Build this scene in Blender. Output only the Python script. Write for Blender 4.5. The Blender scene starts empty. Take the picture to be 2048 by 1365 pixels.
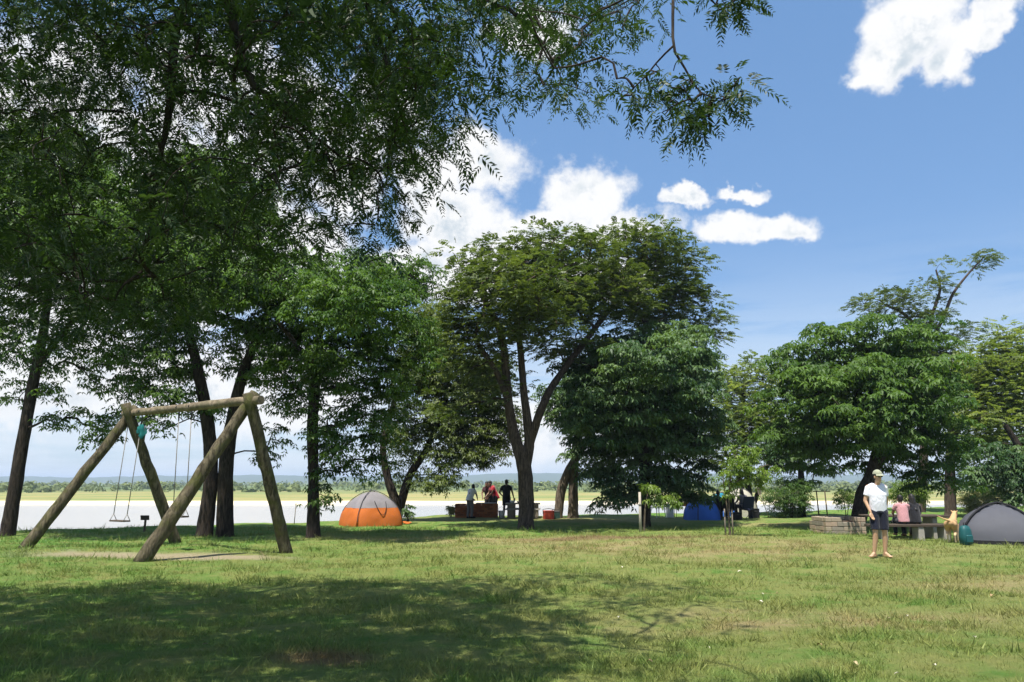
import bpy, math, random
import numpy as np
from mathutils import Vector, Matrix, Euler

# ------------------------------------------------------------------ scene, camera, world, sun
SC = bpy.context.scene
COL = SC.collection
rnd = random.Random(7)
NR = np.random.default_rng(11)

CAM_H = 1.5
F = 1479.0                      # focal length in pixels of the 2048 px wide photograph
HORIZON = 965.0
PITCH = math.atan((HORIZON - 682.5) / F)
cam = bpy.data.objects.new('camera', bpy.data.cameras.new('camera'))
COL.objects.link(cam)
cam.location = (0, 0, CAM_H)
cam.rotation_euler = (math.pi / 2 + PITCH, 0, 0)
cam.data.sensor_width = 36.0
cam.data.lens = 36.0 * F / 2048.0
cam.data.clip_start = 0.05
cam.data.clip_end = 12000.0
SC.camera = cam

SUN_EL = math.radians(70.0)
SUN_AZ = math.atan2(-0.42, -0.90)          # direction towards the sun, from +Y clockwise (x, y)
SUN_DIR = Vector((math.sin(SUN_AZ) * math.cos(SUN_EL), math.cos(SUN_AZ) * math.cos(SUN_EL), math.sin(SUN_EL)))
sl = bpy.data.lights.new('sun', 'SUN')
sl.energy = 4.9
sl.angle = math.radians(0.53)
sl.color = (1.0, 0.95, 0.86)
sun = bpy.data.objects.new('sun', sl)
COL.objects.link(sun)
sun.rotation_euler = SUN_DIR.to_track_quat('Z', 'Y').to_euler()

SC.view_settings.view_transform = 'Standard'
SC.view_settings.look = 'None'
SC.view_settings.exposure = 0.88
SC.view_settings.gamma = 1.0
SC.view_settings.use_curve_mapping = False
SC.render.engine = 'CYCLES'
SC.cycles.max_bounces = 7
SC.cycles.diffuse_bounces = 3
SC.cycles.glossy_bounces = 2
SC.cycles.transmission_bounces = 4
SC.cycles.transparent_max_bounces = 4
SC.cycles.volume_bounces = 0
SC.cycles.use_denoising = True
SC.cycles.denoiser = 'OPENIMAGEDENOISE'
SC.cycles.denoising_prefilter = 'ACCURATE'
SC.cycles.use_adaptive_sampling = True
SC.cycles.adaptive_threshold = 0.015


def ray(px, py):
    """direction (X, 1, Z) of the photograph's pixel, forward component 1"""
    u = (px - 1024.0) / F
    v = (682.5 - py) / F
    Y = math.cos(PITCH) - v * math.sin(PITCH)
    Z = math.sin(PITCH) + v * math.cos(PITCH)
    return u / Y, 1.0, Z / Y


def P(px, py, d, dy=0.0):
    x, _, z = ray(px, py)
    return Vector((x * d, d + dy, CAM_H + z * d))


def G(px, py):
    """point of the flat lawn seen at that pixel"""
    x, _, z = ray(px, py)
    d = -CAM_H / z
    return x * d, d


def mpp(px, py, d):
    """metres covered by one photograph pixel at depth d"""
    v = (682.5 - py) / F
    return d / (math.cos(PITCH) - v * math.sin(PITCH)) / F


# ---- world: Nishita sky with cumulus clouds laid out by compass direction
def nlink(nt, a, b):
    nt.links.new(a, b)


def mnode(nt, op, a=None, b=None, c=None, clamp=False):
    n = nt.nodes.new('ShaderNodeMath')
    n.operation = op
    n.use_clamp = clamp
    for i, v in enumerate((a, b, c)):
        if v is None:
            continue
        if isinstance(v, (int, float)):
            n.inputs[i].default_value = v
        else:
            nt.links.new(v, n.inputs[i])
    return n.outputs[0]


def vnode(nt, op, a=None, b=None, c=None, out=0):
    n = nt.nodes.new('ShaderNodeVectorMath')
    n.operation = op
    for i, v in enumerate((a, b, c)):
        if v is None:
            continue
        if isinstance(v, (tuple, list, Vector)):
            n.inputs[i].default_value = tuple(v)
        else:
            nt.links.new(v, n.inputs[i])
    return n.outputs['Value'] if op in ('LENGTH', 'DISTANCE', 'DOT_PRODUCT') else n.outputs[0]


def noise(nt, vec, scale, detail=4.0, rough=0.55, dist=0.0, col=False):
    n = nt.nodes.new('ShaderNodeTexNoise')
    n.inputs['Scale'].default_value = scale
    n.inputs['Detail'].default_value = detail
    n.inputs['Roughness'].default_value = rough
    n.inputs['Distortion'].default_value = dist
    if vec is not None:
        nt.links.new(vec, n.inputs['Vector'])
    return n.outputs['Color' if col else 'Fac']


def mrange(nt, v, a, b, c=0.0, d=1.0, smooth=True):
    n = nt.nodes.new('ShaderNodeMapRange')
    n.interpolation_type = 'SMOOTHSTEP' if smooth else 'LINEAR'
    n.inputs['From Min'].default_value = a
    n.inputs['From Max'].default_value = b
    n.inputs['To Min'].default_value = c
    n.inputs['To Max'].default_value = d
    nt.links.new(v, n.inputs['Value'])
    return n.outputs['Result']


def mixc(nt, fac, a, b, mode='MIX'):
    n = nt.nodes.new('ShaderNodeMix')
    n.data_type = 'RGBA'
    n.blend_type = mode
    if isinstance(fac, (int, float)):
        n.inputs['Factor'].default_value = fac
    else:
        nt.links.new(fac, n.inputs['Factor'])
    for key, v in (('A', a), ('B', b)):
        s = [i for i in n.inputs if i.name == key and i.type == 'RGBA'][0]
        if isinstance(v, (tuple, list)):
            s.default_value = (v[0], v[1], v[2], 1.0)
        else:
            nt.links.new(v, s)
    return [o for o in n.outputs if o.type == 'RGBA'][0]


def build_world():
    w = bpy.data.worlds.new('World')
    SC.world = w
    w.use_nodes = True
    nt = w.node_tree
    nt.nodes.clear()
    out = nt.nodes.new('ShaderNodeOutputWorld')
    bg = nt.nodes.new('ShaderNodeBackground')
    bg.inputs['Strength'].default_value = 0.105
    nlink(nt, bg.outputs[0], out.inputs['Surface'])
    sky = nt.nodes.new('ShaderNodeTexSky')
    sky.sky_type = 'NISHITA'
    sky.sun_disc = False
    sky.sun_elevation = SUN_EL
    sky.sun_rotation = SUN_AZ
    sky.altitude = 0.0
    sky.air_density = 1.0
    sky.dust_density = 0.3
    sky.ozone_density = 1.4
    hs = nt.nodes.new('ShaderNodeHueSaturation')
    hs.inputs['Saturation'].default_value = 1.0
    hs.inputs['Value'].default_value = 1.0
    nlink(nt, sky.outputs[0], hs.inputs['Color'])
    skyc = mixc(nt, 0.55, hs.outputs[0], (0.78, 1.80, 3.6))
    tc = nt.nodes.new('ShaderNodeTexCoord')
    d = tc.outputs['Generated']
    # wobble the direction for ragged, billowing outlines
    w1 = vnode(nt, 'SUBTRACT', noise(nt, d, 9.0, 5.0, 0.6, col=True), (0.5, 0.5, 0.5))
    w2 = vnode(nt, 'SUBTRACT', noise(nt, d, 34.0, 4.0, 0.6, col=True), (0.5, 0.5, 0.5))
    dw = vnode(nt, 'MULTIPLY_ADD', w1, (0.085, 0.085, 0.085), d)
    dw = vnode(nt, 'MULTIPLY_ADD', w2, (0.028, 0.028, 0.028), dw)
    sep = nt.nodes.new('ShaderNodeSeparateXYZ')
    nlink(nt, dw, sep.inputs[0])
    az = mnode(nt, 'ARCTAN2', sep.outputs[0], sep.outputs[1])
    el = mnode(nt, 'ARCSINE', sep.outputs[2])
    cmb = nt.nodes.new('ShaderNodeCombineXYZ')
    nlink(nt, az, cmb.inputs[0])
    nlink(nt, el, cmb.inputs[1])
    ae = cmb.outputs[0]
    puffs = []
    pix = [(1170, 405, 82, 66), (1110, 455, 110, 50), (1240, 455, 105, 40), (1000, 480, 130, 55), (900, 450, 120, 75),
           (850, 370, 75, 95), (960, 325, 88, 74), (830, 530, 120, 60), (930, 540, 120, 60), (780, 250, 90, 100), (690, 330, 120, 120),
           (540, 260, 150, 130), (420, 170, 150, 110), (300, 340, 200, 160), (120, 230, 190, 160), (520, 480, 180, 120),
           (200, 560, 240, 110), (60, 430, 150, 110), (1050, 70, 90, 40), (1180, 560, 150, 50), (110, 730, 300, 120), (470, 770, 260, 95), (1090, 860, 150, 70),
           (1790, 110, 95, 56), (1830, 50, 95, 70), (1890, 115, 56, 50), (1950, 55, 55, 34), (2000, 15, 60, 34), (1735, 145, 52, 26),
           (1530, 466, 92, 34), (1450, 462, 58, 38), (1585, 470, 40, 34), (1372, 402, 46, 22), (1475, 382, 52, 17)]
    for px, py, rx, ry in pix:
        x, y, z = ray(px, py)
        L = math.sqrt(x * x + y * y + z * z)
        a, e = math.atan2(x, y), math.asin(z / L)
        puffs.append((a, e, rx / F / L * 1.05 / math.cos(e) * 1.08, ry / F * 1.02 * 0.95))
    rr = random.Random(5)
    for k in range(20):                       # the same kind of cloud all round the sky
        a = rr.uniform(0.85, 2 * math.pi - 0.85)
        a = a if a < math.pi else a - 2 * math.pi
        e = rr.uniform(0.16, 0.75)
        for j in range(2):
            puffs.append((a + rr.uniform(-.12, .12), e + rr.uniform(-.04, .04), rr.uniform(.09, .2), rr.uniform(.04, .08)))
    m = None
    for a, e, ra, re in puffs:
        v = vnode(nt, 'MULTIPLY_ADD', ae, (1 / ra, 1 / re, 0), (-a / ra, -e / re, 0))
        q = vnode(nt, 'LENGTH', v)
        m = q if m is None else mnode(nt, 'MINIMUM', m, q)
    fb = noise(nt, d, 15.0, 7.0, 0.62)
    dens = mnode(nt, 'SUBTRACT', 1.0, m)
    dens = mnode(nt, 'ADD', dens, mnode(nt, 'MULTIPLY_ADD', fb, 1.5, -0.75))
    alpha = mrange(nt, dens, -0.15, 0.40)
    # low streaks of cloud towards the horizon
    sp2 = nt.nodes.new('ShaderNodeSeparateXYZ')
    nlink(nt, d, sp2.inputs[0])
    st = vnode(nt, 'MULTIPLY', d, (3.0, 3.0, 26.0))
    stn = noise(nt, st, 1.6, 5.0, 0.6)
    low = mrange(nt, sp2.outputs[2], 0.0, 0.34, 1.0, 0.0)
    streak = mnode(nt, 'MULTIPLY', mrange(nt, stn, 0.26, 0.56), mnode(nt, 'POWER', low, 1.25), clamp=True)
    # cloud tone: sunlit white tops and shaded grey bellies, painted as colour
    fb2 = noise(nt, vnode(nt, 'ADD', d, (-0.012, 0.0, 0.03)), 15.0, 6.0, 0.62)
    cn = mnode(nt, 'SUBTRACT', fb2, fb)
    thick = mrange(nt, dens, 0.15, 0.8)
    tone = mnode(nt, 'MULTIPLY', mrange(nt, cn, -0.03, 0.17), thick)
    ccol = mixc(nt, tone, (5.35, 5.35, 5.35), (3.3, 3.75, 4.15))
    c1 = mixc(nt, mnode(nt, 'MULTIPLY', streak, 0.9), skyc, (4.3, 4.7, 5.1))
    c2 = mixc(nt, mnode(nt, 'MULTIPLY', alpha, 0.97), c1, ccol)
    nlink(nt, c2, bg.inputs['Color'])
    w.cycles.sampling_method = 'MANUAL'
    w.cycles.sample_map_resolution = 1024


build_world()
# ------------------------------------------------------------------ helpers
def tag(o, label=None, cat=None, group=None, kind=None):
    if label:
        o['label'] = label
    if cat:
        o['category'] = cat
    if group:
        o['group'] = group
    if kind:
        o['kind'] = kind
    return o


def thing(name, label, cat, loc=(0, 0, 0), rz=0.0, group=None):
    o = bpy.data.objects.new(name, None)
    COL.objects.link(o)
    o.location = loc
    o.rotation_euler = (0, 0, rz)
    o.empty_display_size = 0.2
    return tag(o, label, cat, group)


def link(name, me, mt=None, parent=None, loc=None, rot=None):
    o = bpy.data.objects.new(name, me)
    COL.objects.link(o)
    if mt is not None and not me.materials:
        me.materials.append(mt)
    if parent is not None:
        o.parent = parent
    if loc is not None:
        o.location = loc
    if rot is not None:
        o.rotation_euler = rot
    return o


def np_mesh(name, V, Q=None, T=None, tint=None, smooth=False):
    """mesh from numpy arrays of vertices, quads and triangles"""
    me = bpy.data.meshes.new(name)
    nq = 0 if Q is None else len(Q)
    ntr = 0 if T is None else len(T)
    me.vertices.add(len(V))
    me.vertices.foreach_set('co', np.ascontiguousarray(V, dtype=np.float32).ravel())
    loops = []
    if nq:
        loops.append(np.asarray(Q, dtype=np.int32).ravel())
    if ntr:
        loops.append(np.asarray(T, dtype=np.int32).ravel())
    lp = np.concatenate(loops)
    me.loops.add(len(lp))
    me.loops.foreach_set('vertex_index', lp)
    me.polygons.add(nq + ntr)
    st = np.concatenate([np.arange(nq) * 4, nq * 4 + np.arange(ntr) * 3]).astype(np.int32)
    me.polygons.foreach_set('loop_start', st)
    if smooth:
        me.polygons.foreach_set('use_smooth', np.ones(nq + ntr, dtype=bool))
    me.update(calc_edges=True)
    if tint is not None:
        a = me.attributes.new('tint', 'FLOAT', 'FACE')
        a.data.foreach_set('value', np.ascontiguousarray(tint, dtype=np.float32))
    return me


class MB:
    """collects simple shapes for one mesh"""
    def __init__(self):
        self.v, self.f, self.s = [], [], []

    def add(self, vs, fs, smooth=False):
        o = len(self.v)
        self.v += [tuple(p) for p in vs]
        self.f += [tuple(i + o for i in f) for f in fs]
        self.s += [smooth] * len(fs)
        return self

    def box(self, c, s, rot=None, bev=0.0):
        cx, cy, cz = c
        hx, hy, hz = s[0] / 2, s[1] / 2, s[2] / 2
        pts, fs = [], []
        if bev <= 0:
            pts = [Vector((a * hx, b * hy, e * hz)) for e in (-1, 1) for a, b in ((-1, -1), (1, -1), (1, 1), (-1, 1))]
            fs = [(3, 2, 1, 0), (4, 5, 6, 7), (0, 1, 5, 4), (1, 2, 6, 5), (2, 3, 7, 6), (3, 0, 4, 7)]
        else:
            b_ = min(bev, hx * .9, hy * .9, hz * .9)
            lv = [(-hz, b_), (-hz + b_, 0), (hz - b_, 0), (hz, b_)]
            for z, ins in lv:
                a, b = hx - ins, hy - ins
                k = b_ * (0.9 if ins == 0 else 0.6)
                for sx, sy in ((-1, -1), (1, -1), (1, 1), (-1, 1)):
                    q = [Vector((sx * a, sy * (b - k), z)), Vector((sx * (a - k), sy * b, z))]
                    if sx * sy < 0:
                        q.reverse()
                    pts += q
            n = 8
            for r in range(3):
                for i in range(n):
                    j = (i + 1) % n
                    fs.append((r * n + i, r * n + j, (r + 1) * n + j, (r + 1) * n + i))
            fs.append(tuple(range(n - 1, -1, -1)))
            fs.append(tuple(range(3 * n, 4 * n)))
        if rot is not None:
            m = rot if isinstance(rot, Matrix) else Euler(rot).to_matrix()
            pts = [m @ p for p in pts]
        self.add([p + Vector(c) for p in pts], fs)
        return self

    def tube(self, path, radii, sides=8, caps=True, smooth=True, jit=0.0, seed=0):
        V, Q = tube_np(path, radii, sides, jit, seed)
        n = len(path)
        fs = [tuple(int(i) for i in q) for q in Q]
        self.add(V, fs, smooth)
        if caps:
            o = len(self.v) - len(V)
            self.f.append(tuple(o + i for i in range(sides - 1, -1, -1)))
            self.f.append(tuple(o + (n - 1) * sides + i for i in range(sides)))
            self.s += [False, False]
        return self

    def quad(self, a, b, c, d):
        return self.add([a, b, c, d], [(0, 1, 2, 3)])

    def mesh(self, name):
        me = bpy.data.meshes.new(name)
        me.from_pydata(self.v, [], self.f)
        me.polygons.foreach_set('use_smooth', self.s)
        me.update()
        return me

    def build(self, name, mt, parent=None, loc=None, rot=None):
        return link(name, self.mesh(name), mt, parent, loc, rot)


def tube_np(path, radii, sides=8, jit=0.0, seed=0):
    p = np.array([tuple(q) for q in path], dtype=float)
    n = len(p)
    r = np.broadcast_to(np.asarray(radii, dtype=float), (n,))
    t = np.gradient(p, axis=0)
    t /= np.linalg.norm(t, axis=1)[:, None] + 1e-9
    a = np.array([1.0, 0, 0]) if abs(t[0][0]) < 0.8 else np.array([0, 1.0, 0])
    ang = np.arange(sides) * 2 * np.pi / sides
    V = np.zeros((n, sides, 3))
    rg = np.random.default_rng(seed)
    for i in range(n):
        a = a - t[i] * a.dot(t[i])
        a /= np.linalg.norm(a) + 1e-9
        b = np.cross(t[i], a)
        rr = r[i] * (1 + (rg.uniform(-jit, jit, sides) if jit else 0))
        V[i] = p[i] + (np.cos(ang) * rr)[:, None] * a + (np.sin(ang) * rr)[:, None] * b
    i = np.arange(n - 1)[:, None] * sides
    j = np.arange(sides)[None, :]
    j2 = (j + 1) % sides
    Q = np.stack([i + j, i + j2, i + sides + j2, i + sides + j], axis=-1).reshape(-1, 4)
    return V.reshape(-1, 3), Q


def smooth_path(pts, n):
    """Catmull-Rom through points, n samples"""
    p = np.array([tuple(q) for q in pts], dtype=float)
    if len(p) < 3:
        t = np.linspace(0, 1, n)[:, None]
        return p[0] * (1 - t) + p[-1] * t
    pp = np.vstack([2 * p[0] - p[1], p, 2 * p[-1] - p[-2]])
    seg = len(p) - 1
    out = []
    for u in np.linspace(0, seg - 1e-6, n):
        k = int(u)
        f = u - k
        a, b, c, d = pp[k:k + 4]
        out.append(0.5 * ((2 * b) + (-a + c) * f + (2 * a - 5 * b + 4 * c - d) * f * f + (-a + 3 * b - 3 * c + d) * f ** 3))
    return np.array(out)


# ---- materials
def new_mat(name):
    m = bpy.data.materials.new(name)
    m.use_nodes = True
    nt = m.node_tree
    b = nt.nodes['Principled BSDF']
    return m, nt, b


def geo_pos(nt, kind='Object'):
    tc = nt.nodes.new('ShaderNodeTexCoord')
    return tc.outputs[kind]


def bump(nt, b, h, strength=0.3, dist=0.02):
    n = nt.nodes.new('ShaderNodeBump')
    n.inputs['Strength'].default_value = strength
    n.inputs['Distance'].default_value = dist
    nlink(nt, h, n.inputs['Height'])
    nlink(nt, n.outputs[0], b.inputs['Normal'])


def plain(name, col, rough=0.7, spec=0.3, var=0.18, scale=14.0, bmp=0.0, metal=0.0, sheen=0.0, trans=0.0):
    """a paint, cloth or plastic with mild unevenness"""
    m, nt, b = new_mat(name)
    p = geo_pos(nt)
    n = noise(nt, p, scale, 5.0, 0.6)
    lo = tuple(c * (1 - var) for c in col)
    hi = tuple(min(1, c * (1 + var)) for c in col)
    c = mixc(nt, n, lo, hi)
    nlink(nt, c, b.inputs['Base Color'])
    b.inputs['Roughness'].default_value = rough
    b.inputs['Specular IOR Level'].default_value = spec
    b.inputs['Metallic'].default_value = metal
    if sheen:
        b.inputs['Sheen Weight'].default_value = sheen
    if bmp:
        bump(nt, b, noise(nt, p, scale * 3, 4.0), bmp, 0.01)
    if trans:
        out = nt.nodes['Material Output']
        tr = nt.nodes.new('ShaderNodeBsdfTranslucent')
        nlink(nt, c, tr.inputs['Color'])
        mx = nt.nodes.new('ShaderNodeMixShader')
        mx.inputs[0].default_value = trans
        nlink(nt, b.outputs[0], mx.inputs[1])
        nlink(nt, tr.outputs[0], mx.inputs[2])
        nlink(nt, mx.outputs[0], out.inputs['Surface'])
    return m


def bark_mat(name, dark, light, stretch=(9, 9, 1.6), moss=None, bs=0.8):
    m, nt, b = new_mat(name)
    p = geo_pos(nt)
    ps = vnode(nt, 'MULTIPLY', p, stretch)
    n1 = noise(nt, ps, 2.2, 7.0, 0.68, 0.6)
    n2 = noise(nt, p, 1.7, 4.0, 0.6)
    c = mixc(nt, mrange(nt, n1, 0.36, 0.68), dark, light)
    c = mixc(nt, mnode(nt, 'MULTIPLY', mrange(nt, n2, 0.45, 0.7), 0.55), c, tuple(x * 0.55 for x in light))
    if moss:
        n3 = noise(nt, p, 3.1, 5.0, 0.65)
        c = mixc(nt, mnode(nt, 'MULTIPLY', mrange(nt, n3, 0.45, 0.66), 0.75), c, moss)
    nlink(nt, c, b.inputs['Base Color'])
    b.inputs['Roughness'].default_value = 0.9
    b.inputs['Specular IOR Level'].default_value = 0.15
    bump(nt, b, n1, bs, 0.05)
    return m


def leaf_mat(name, dark, light, trans=0.35, rough=0.45, spec=0.35, tcol=None):
    """leaf blades: every face has its own tint between two greens; light passes through"""
    m, nt, b = new_mat(name)
    at = nt.nodes.new('ShaderNodeAttribute')
    at.attribute_name = 'tint'
    c = mixc(nt, at.outputs['Fac'], dark, light)
    nlink(nt, c, b.inputs['Base Color'])
    b.inputs['Roughness'].default_value = rough
    b.inputs['Specular IOR Level'].default_value = spec
    tr = nt.nodes.new('ShaderNodeBsdfTranslucent')
    tc = mixc(nt, 1.0, c, tcol or (1.35, 1.4, 0.6), 'MULTIPLY')
    nlink(nt, tc, tr.inputs['Color'])
    mx = nt.nodes.new('ShaderNodeMixShader')
    mx.inputs[0].default_value = trans
    nlink(nt, b.outputs[0], mx.inputs[1])
    nlink(nt, tr.outputs[0], mx.inputs[2])
    nlink(nt, mx.outputs[0], nt.nodes['Material Output'].inputs['Surface'])
    return m


# ------------------------------------------------------------------ terrain
CREST_X = np.array([-400, -60, -24, -15.5, -12.5, -7.9, -3.4, 2, 10, 20, 60, 400])
CREST_Y = np.array([12, 14, 19.5, 23.5, 26.2, 29.0, 34.5, 35.5, 37.0, 44, 60, 90])
WATER_Z = -2.2


def crest(x):
    return np.interp(x, CREST_X, CREST_Y)


def hgt(x, y):
    """height of the near ground"""
    x = np.asarray(x, dtype=float)
    y = np.asarray(y, dtype=float)
    h = 0.035 * np.sin(x * 0.55 + 1.3) * np.cos(y * 0.43) + 0.02 * np.sin(x * 1.7 + y * 1.1) + 0.015 * np.cos(y * 2.1 - x * 0.8)
    h = h + 0.05 * np.exp(-(((x - 3.2) / 2.4) ** 2 + ((y - 20.6) / 1.0) ** 2))
    t = np.clip((y - crest(x)) / 6.0, 0, 1)
    t = t * t * (3 - 2 * t)
    return h - 3.4 * t


def gz(x, y):
    return float(hgt(x, y))


def ground_pt(px, py):
    x, y = G(px, py)
    return Vector((x, y, gz(x, y)))


def lawn_colour(nt, pos, blades=False):
    """colour of the lawn by place: green turf, dry straw patches, worn earth"""
    n1 = noise(nt, pos, 0.33, 5.0, 0.6)
    n2 = noise(nt, pos, 1.9, 5.0, 0.65)
    n3 = noise(nt, pos, 17.0, 4.0, 0.7)
    green = mixc(nt, n3, (0.072, 0.140, 0.028), (0.160, 0.255, 0.056))
    lush = mixc(nt, n3, (0.055, 0.150, 0.026), (0.130, 0.265, 0.045))
    green = mixc(nt, mrange(nt, n1, 0.4, 0.6), green, lush)
    straw = mixc(nt, n3, (0.225, 0.185, 0.078), (0.385, 0.325, 0.165))
    olive = mixc(nt, n3, (0.155, 0.180, 0.048), (0.280, 0.292, 0.100))
    c = mixc(nt, mrange(nt, n2, 0.42, 0.66), green, olive)

    def patch(cx, cy, rx, ry, soft=0.45, amp=1.2):
        v = vnode(nt, 'MULTIPLY_ADD', pos, (1 / rx, 1 / ry, 0), (-cx / rx, -cy / ry, 0))
        q = vnode(nt, 'LENGTH', v)
        q = mnode(nt, 'ADD', q, mnode(nt, 'MULTIPLY_ADD', n2, amp, -amp / 2))
        return mrange(nt, q, 1.0 - soft, 1.0 + soft, 1.0, 0.0)
    # the open lawn to the right grows drier
    dry = mnode(nt, 'MULTIPLY', patch(5.0, 14.0, 11.0, 9.5, 0.6), mrange(nt, n2, 0.26, 0.54))
    c = mixc(nt, mnode(nt, 'MULTIPLY', dry, 0.8), c, olive)
    st = patch(4.2, 17.8, 5.5, 2.7, 0.5)
    st2 = patch(9.8, 11.5, 4.2, 1.2, 0.5)
    st3 = patch(1.2, 20.3, 6.0, 1.1, 0.5)
    st4 = patch(3.2, 8.6, 2.4, 0.7, 0.6)
    s = mnode(nt, 'MAXIMUM', mnode(nt, 'MAXIMUM', st, st2), mnode(nt, 'MAXIMUM', st3, st4))
    s = mnode(nt, 'MULTIPLY', s, mrange(nt, noise(nt, pos, 1.1, 6.0, 0.7), 0.36, 0.62))
    c = mixc(nt, mnode(nt, 'MULTIPLY', s, 0.95), c, straw)
    # worn earth under the swings and in a few bare spots
    earth = mixc(nt, noise(nt, pos, 9.0, 6.0, 0.7), (0.27, 0.205, 0.135), (0.46, 0.385, 0.27))
    red = mixc(nt, noise(nt, pos, 9.0, 6.0, 0.7), (0.13, 0.085, 0.045), (0.25, 0.165, 0.09))
    e = mnode(nt, 'MAXIMUM', patch(-7.9, 16.1, 2.1, 0.7, 0.5, 1.8), patch(-6.2, 15.6, 1.5, 0.4, 0.5, 1.6))
    c = mixc(nt, mnode(nt, 'MULTIPLY', e, 0.85), c, earth)
    e2 = mnode(nt, 'MAXIMUM', patch(-1.7, 7.0, 0.45, 0.28, 0.5), patch(2.6, 20.6, 2.6, 0.5, 0.5))
    e2 = mnode(nt, 'MAXIMUM', e2, patch(-7.8, 8.3, 0.9, 0.5, 0.6))
    c = mixc(nt, mnode(nt, 'MULTIPLY', e2, 0.8), c, red)
    e3 = mnode(nt, 'MAXIMUM', patch(10.2, 27.5, 4.0, 1.2, 0.4), patch(1.0, 31.5, 9.0, 2.2, 0.6))
    c = mixc(nt, mnode(nt, 'MULTIPLY', e3, 0.6), c, straw)
    return c, e


def build_terrain():
    # near ground: fine close by, reaching down the bank into the river
    ys = np.concatenate([np.linspace(-30, 2, 20), np.linspace(2.3, 40, 190), np.linspace(40.6, 130, 60)])
    xs = np.concatenate([np.linspace(-400, -32, 24), np.linspace(-30, 30, 200), np.linspace(32, 400, 24)])
    X, Y = np.meshgrid(xs, ys)
    Z = hgt(X, Y)
    fine = NR.normal(0, 1, X.shape) * 0.008 * (Y < 40)
    V = np.stack([X, Y, Z + fine], -1).reshape(-1, 3)
    nx, ny = len(xs), len(ys)
    i = (np.arange(ny - 1)[:, None] * nx + np.arange(nx - 1)[None, :]).ravel()
    Q = np.stack([i, i + 1, i + nx + 1, i + nx], -1)
    m, nt, b = new_mat('lawn_ground')
    geo = nt.nodes.new('ShaderNodeNewGeometry')
    c, e = lawn_colour(nt, geo.outputs['Position'])
    nlink(nt, c, b.inputs['Base Color'])
    b.inputs['Roughness'].default_value = 0.95
    b.inputs['Specular IOR Level'].default_value = 0.1
    hb = mnode(nt, 'ADD', noise(nt, geo.outputs['Position'], 42.0, 5.0, 0.75), noise(nt, geo.outputs['Position'], 7.0, 4.0, 0.6))
    bump(nt, b, hb, 1.0, 0.05)
    o = link('lawn', np_mesh('lawn', V, Q, smooth=True), m)
    tag(o, 'short mown green lawn with dry straw patches', None, kind='structure')

    # river
    m, nt, b = new_mat('river_water')
    geo = nt.nodes.new('ShaderNodeNewGeometry')
    p = vnode(nt, 'MULTIPLY', geo.outputs['Position'], (0.35, 1.0, 1.0))
    c = mixc(nt, noise(nt, p, 0.05, 4.0), (0.265, 0.235, 0.195), (0.33, 0.30, 0.255))
    nlink(nt, c, b.inputs['Base Color'])
    b.inputs['Roughness'].default_value = 0.16
    b.inputs['Specular IOR Level'].default_value = 0.5
    bump(nt, b, noise(nt, p, 1.8, 4.0, 0.6), 0.10, 0.05)
    V = np.array([(-900, 8, WATER_Z), (900, 8, WATER_Z), (900, 150, WATER_Z), (-900, 150, WATER_Z)], dtype=float)
    o = link('river_water', np_mesh('river_water', V, np.array([[0, 1, 2, 3]])), m)
    tag(o, 'pale silty river beyond the lawn', None, kind='structure')

    # far bank and plain, out to the horizon
    ys = np.concatenate([np.linspace(118, 150, 17), np.linspace(160, 600, 30), np.linspace(700, 9000, 20)])
    xs = np.concatenate([np.linspace(-9000, -500, 12), np.linspace(-450, 450, 60), np.linspace(500, 9000, 12)])
    X, Y = np.meshgrid(xs, ys)
    edge = 127 + 2.5 * np.sin(X * 0.021) + 1.4 * np.sin(X * 0.083 + 1.0)
    t = np.clip((Y - edge + 7) / 12, 0, 1)
    Z = -3.4 + 1.55 * t * t * (3 - 2 * t)
    Z = Z + 0.12 * np.sin(X * 0.05) * np.clip((Y - 140) / 40, 0, 1)
    V = np.stack([X, Y, Z], -1).reshape(-1, 3)
    nx, ny = len(xs), len(ys)
    i = (np.arange(ny - 1)[:, None] * nx + np.arange(nx - 1)[None, :]).ravel()
    Q = np.stack([i, i + 1, i + nx + 1, i + nx], -1)
    m, nt, b = new_mat('far_plain')
    geo = nt.nodes.new('ShaderNodeNewGeometry')
    pos = geo.outputs['Position']
    sp = nt.nodes.new('ShaderNodeSeparateXYZ')
    nlink(nt, pos, sp.inputs[0])
    ps = vnode(nt, 'MULTIPLY', pos, (0.35, 1.0, 1.0))
    nn = noise(nt, ps, 0.055, 5.0, 0.6)
    n2 = noise(nt, ps, 0.35, 5.0, 0.7)
    gold = mixc(nt, n2, (0.235, 0.205, 0.078), (0.32, 0.285, 0.12))
    grn = mixc(nt, n2, (0.125, 0.165, 0.055), (0.21, 0.24, 0.085))
    c = mixc(nt, mrange(nt, nn, 0.42, 0.6), gold, grn)
    yy = mnode(nt, 'ADD', sp.outputs[1], mnode(nt, 'MULTIPLY', nn, 60.0))
    c = mixc(nt, mrange(nt, yy, 230.0, 420.0), c, (0.11, 0.15, 0.06))
    sand = mixc(nt, n2, (0.50, 0.44, 0.32), (0.64, 0.57, 0.43))
    ys_ = mnode(nt, 'ADD', sp.outputs[1], mnode(nt, 'MULTIPLY_ADD', noise(nt, pos, 0.05, 4.0), 10.0, -5.0))
    c = mixc(nt, mrange(nt, ys_, 136.0, 143.0, 1.0, 0.0), c, sand)
    nlink(nt, c, b.inputs['Base Color'])
    b.inputs['Roughness'].default_value = 0.95
    b.inputs['Specular IOR Level'].default_value = 0.1
    o = link('far_bank', np_mesh('far_bank', V, Q, smooth=True), m)
    tag(o, 'sandy far bank with a golden grass plain', None, kind='structure')

    # low wooded hills on the horizon
    xs = np.linspace(-5200, 5200, 420)
    rows = []
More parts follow.
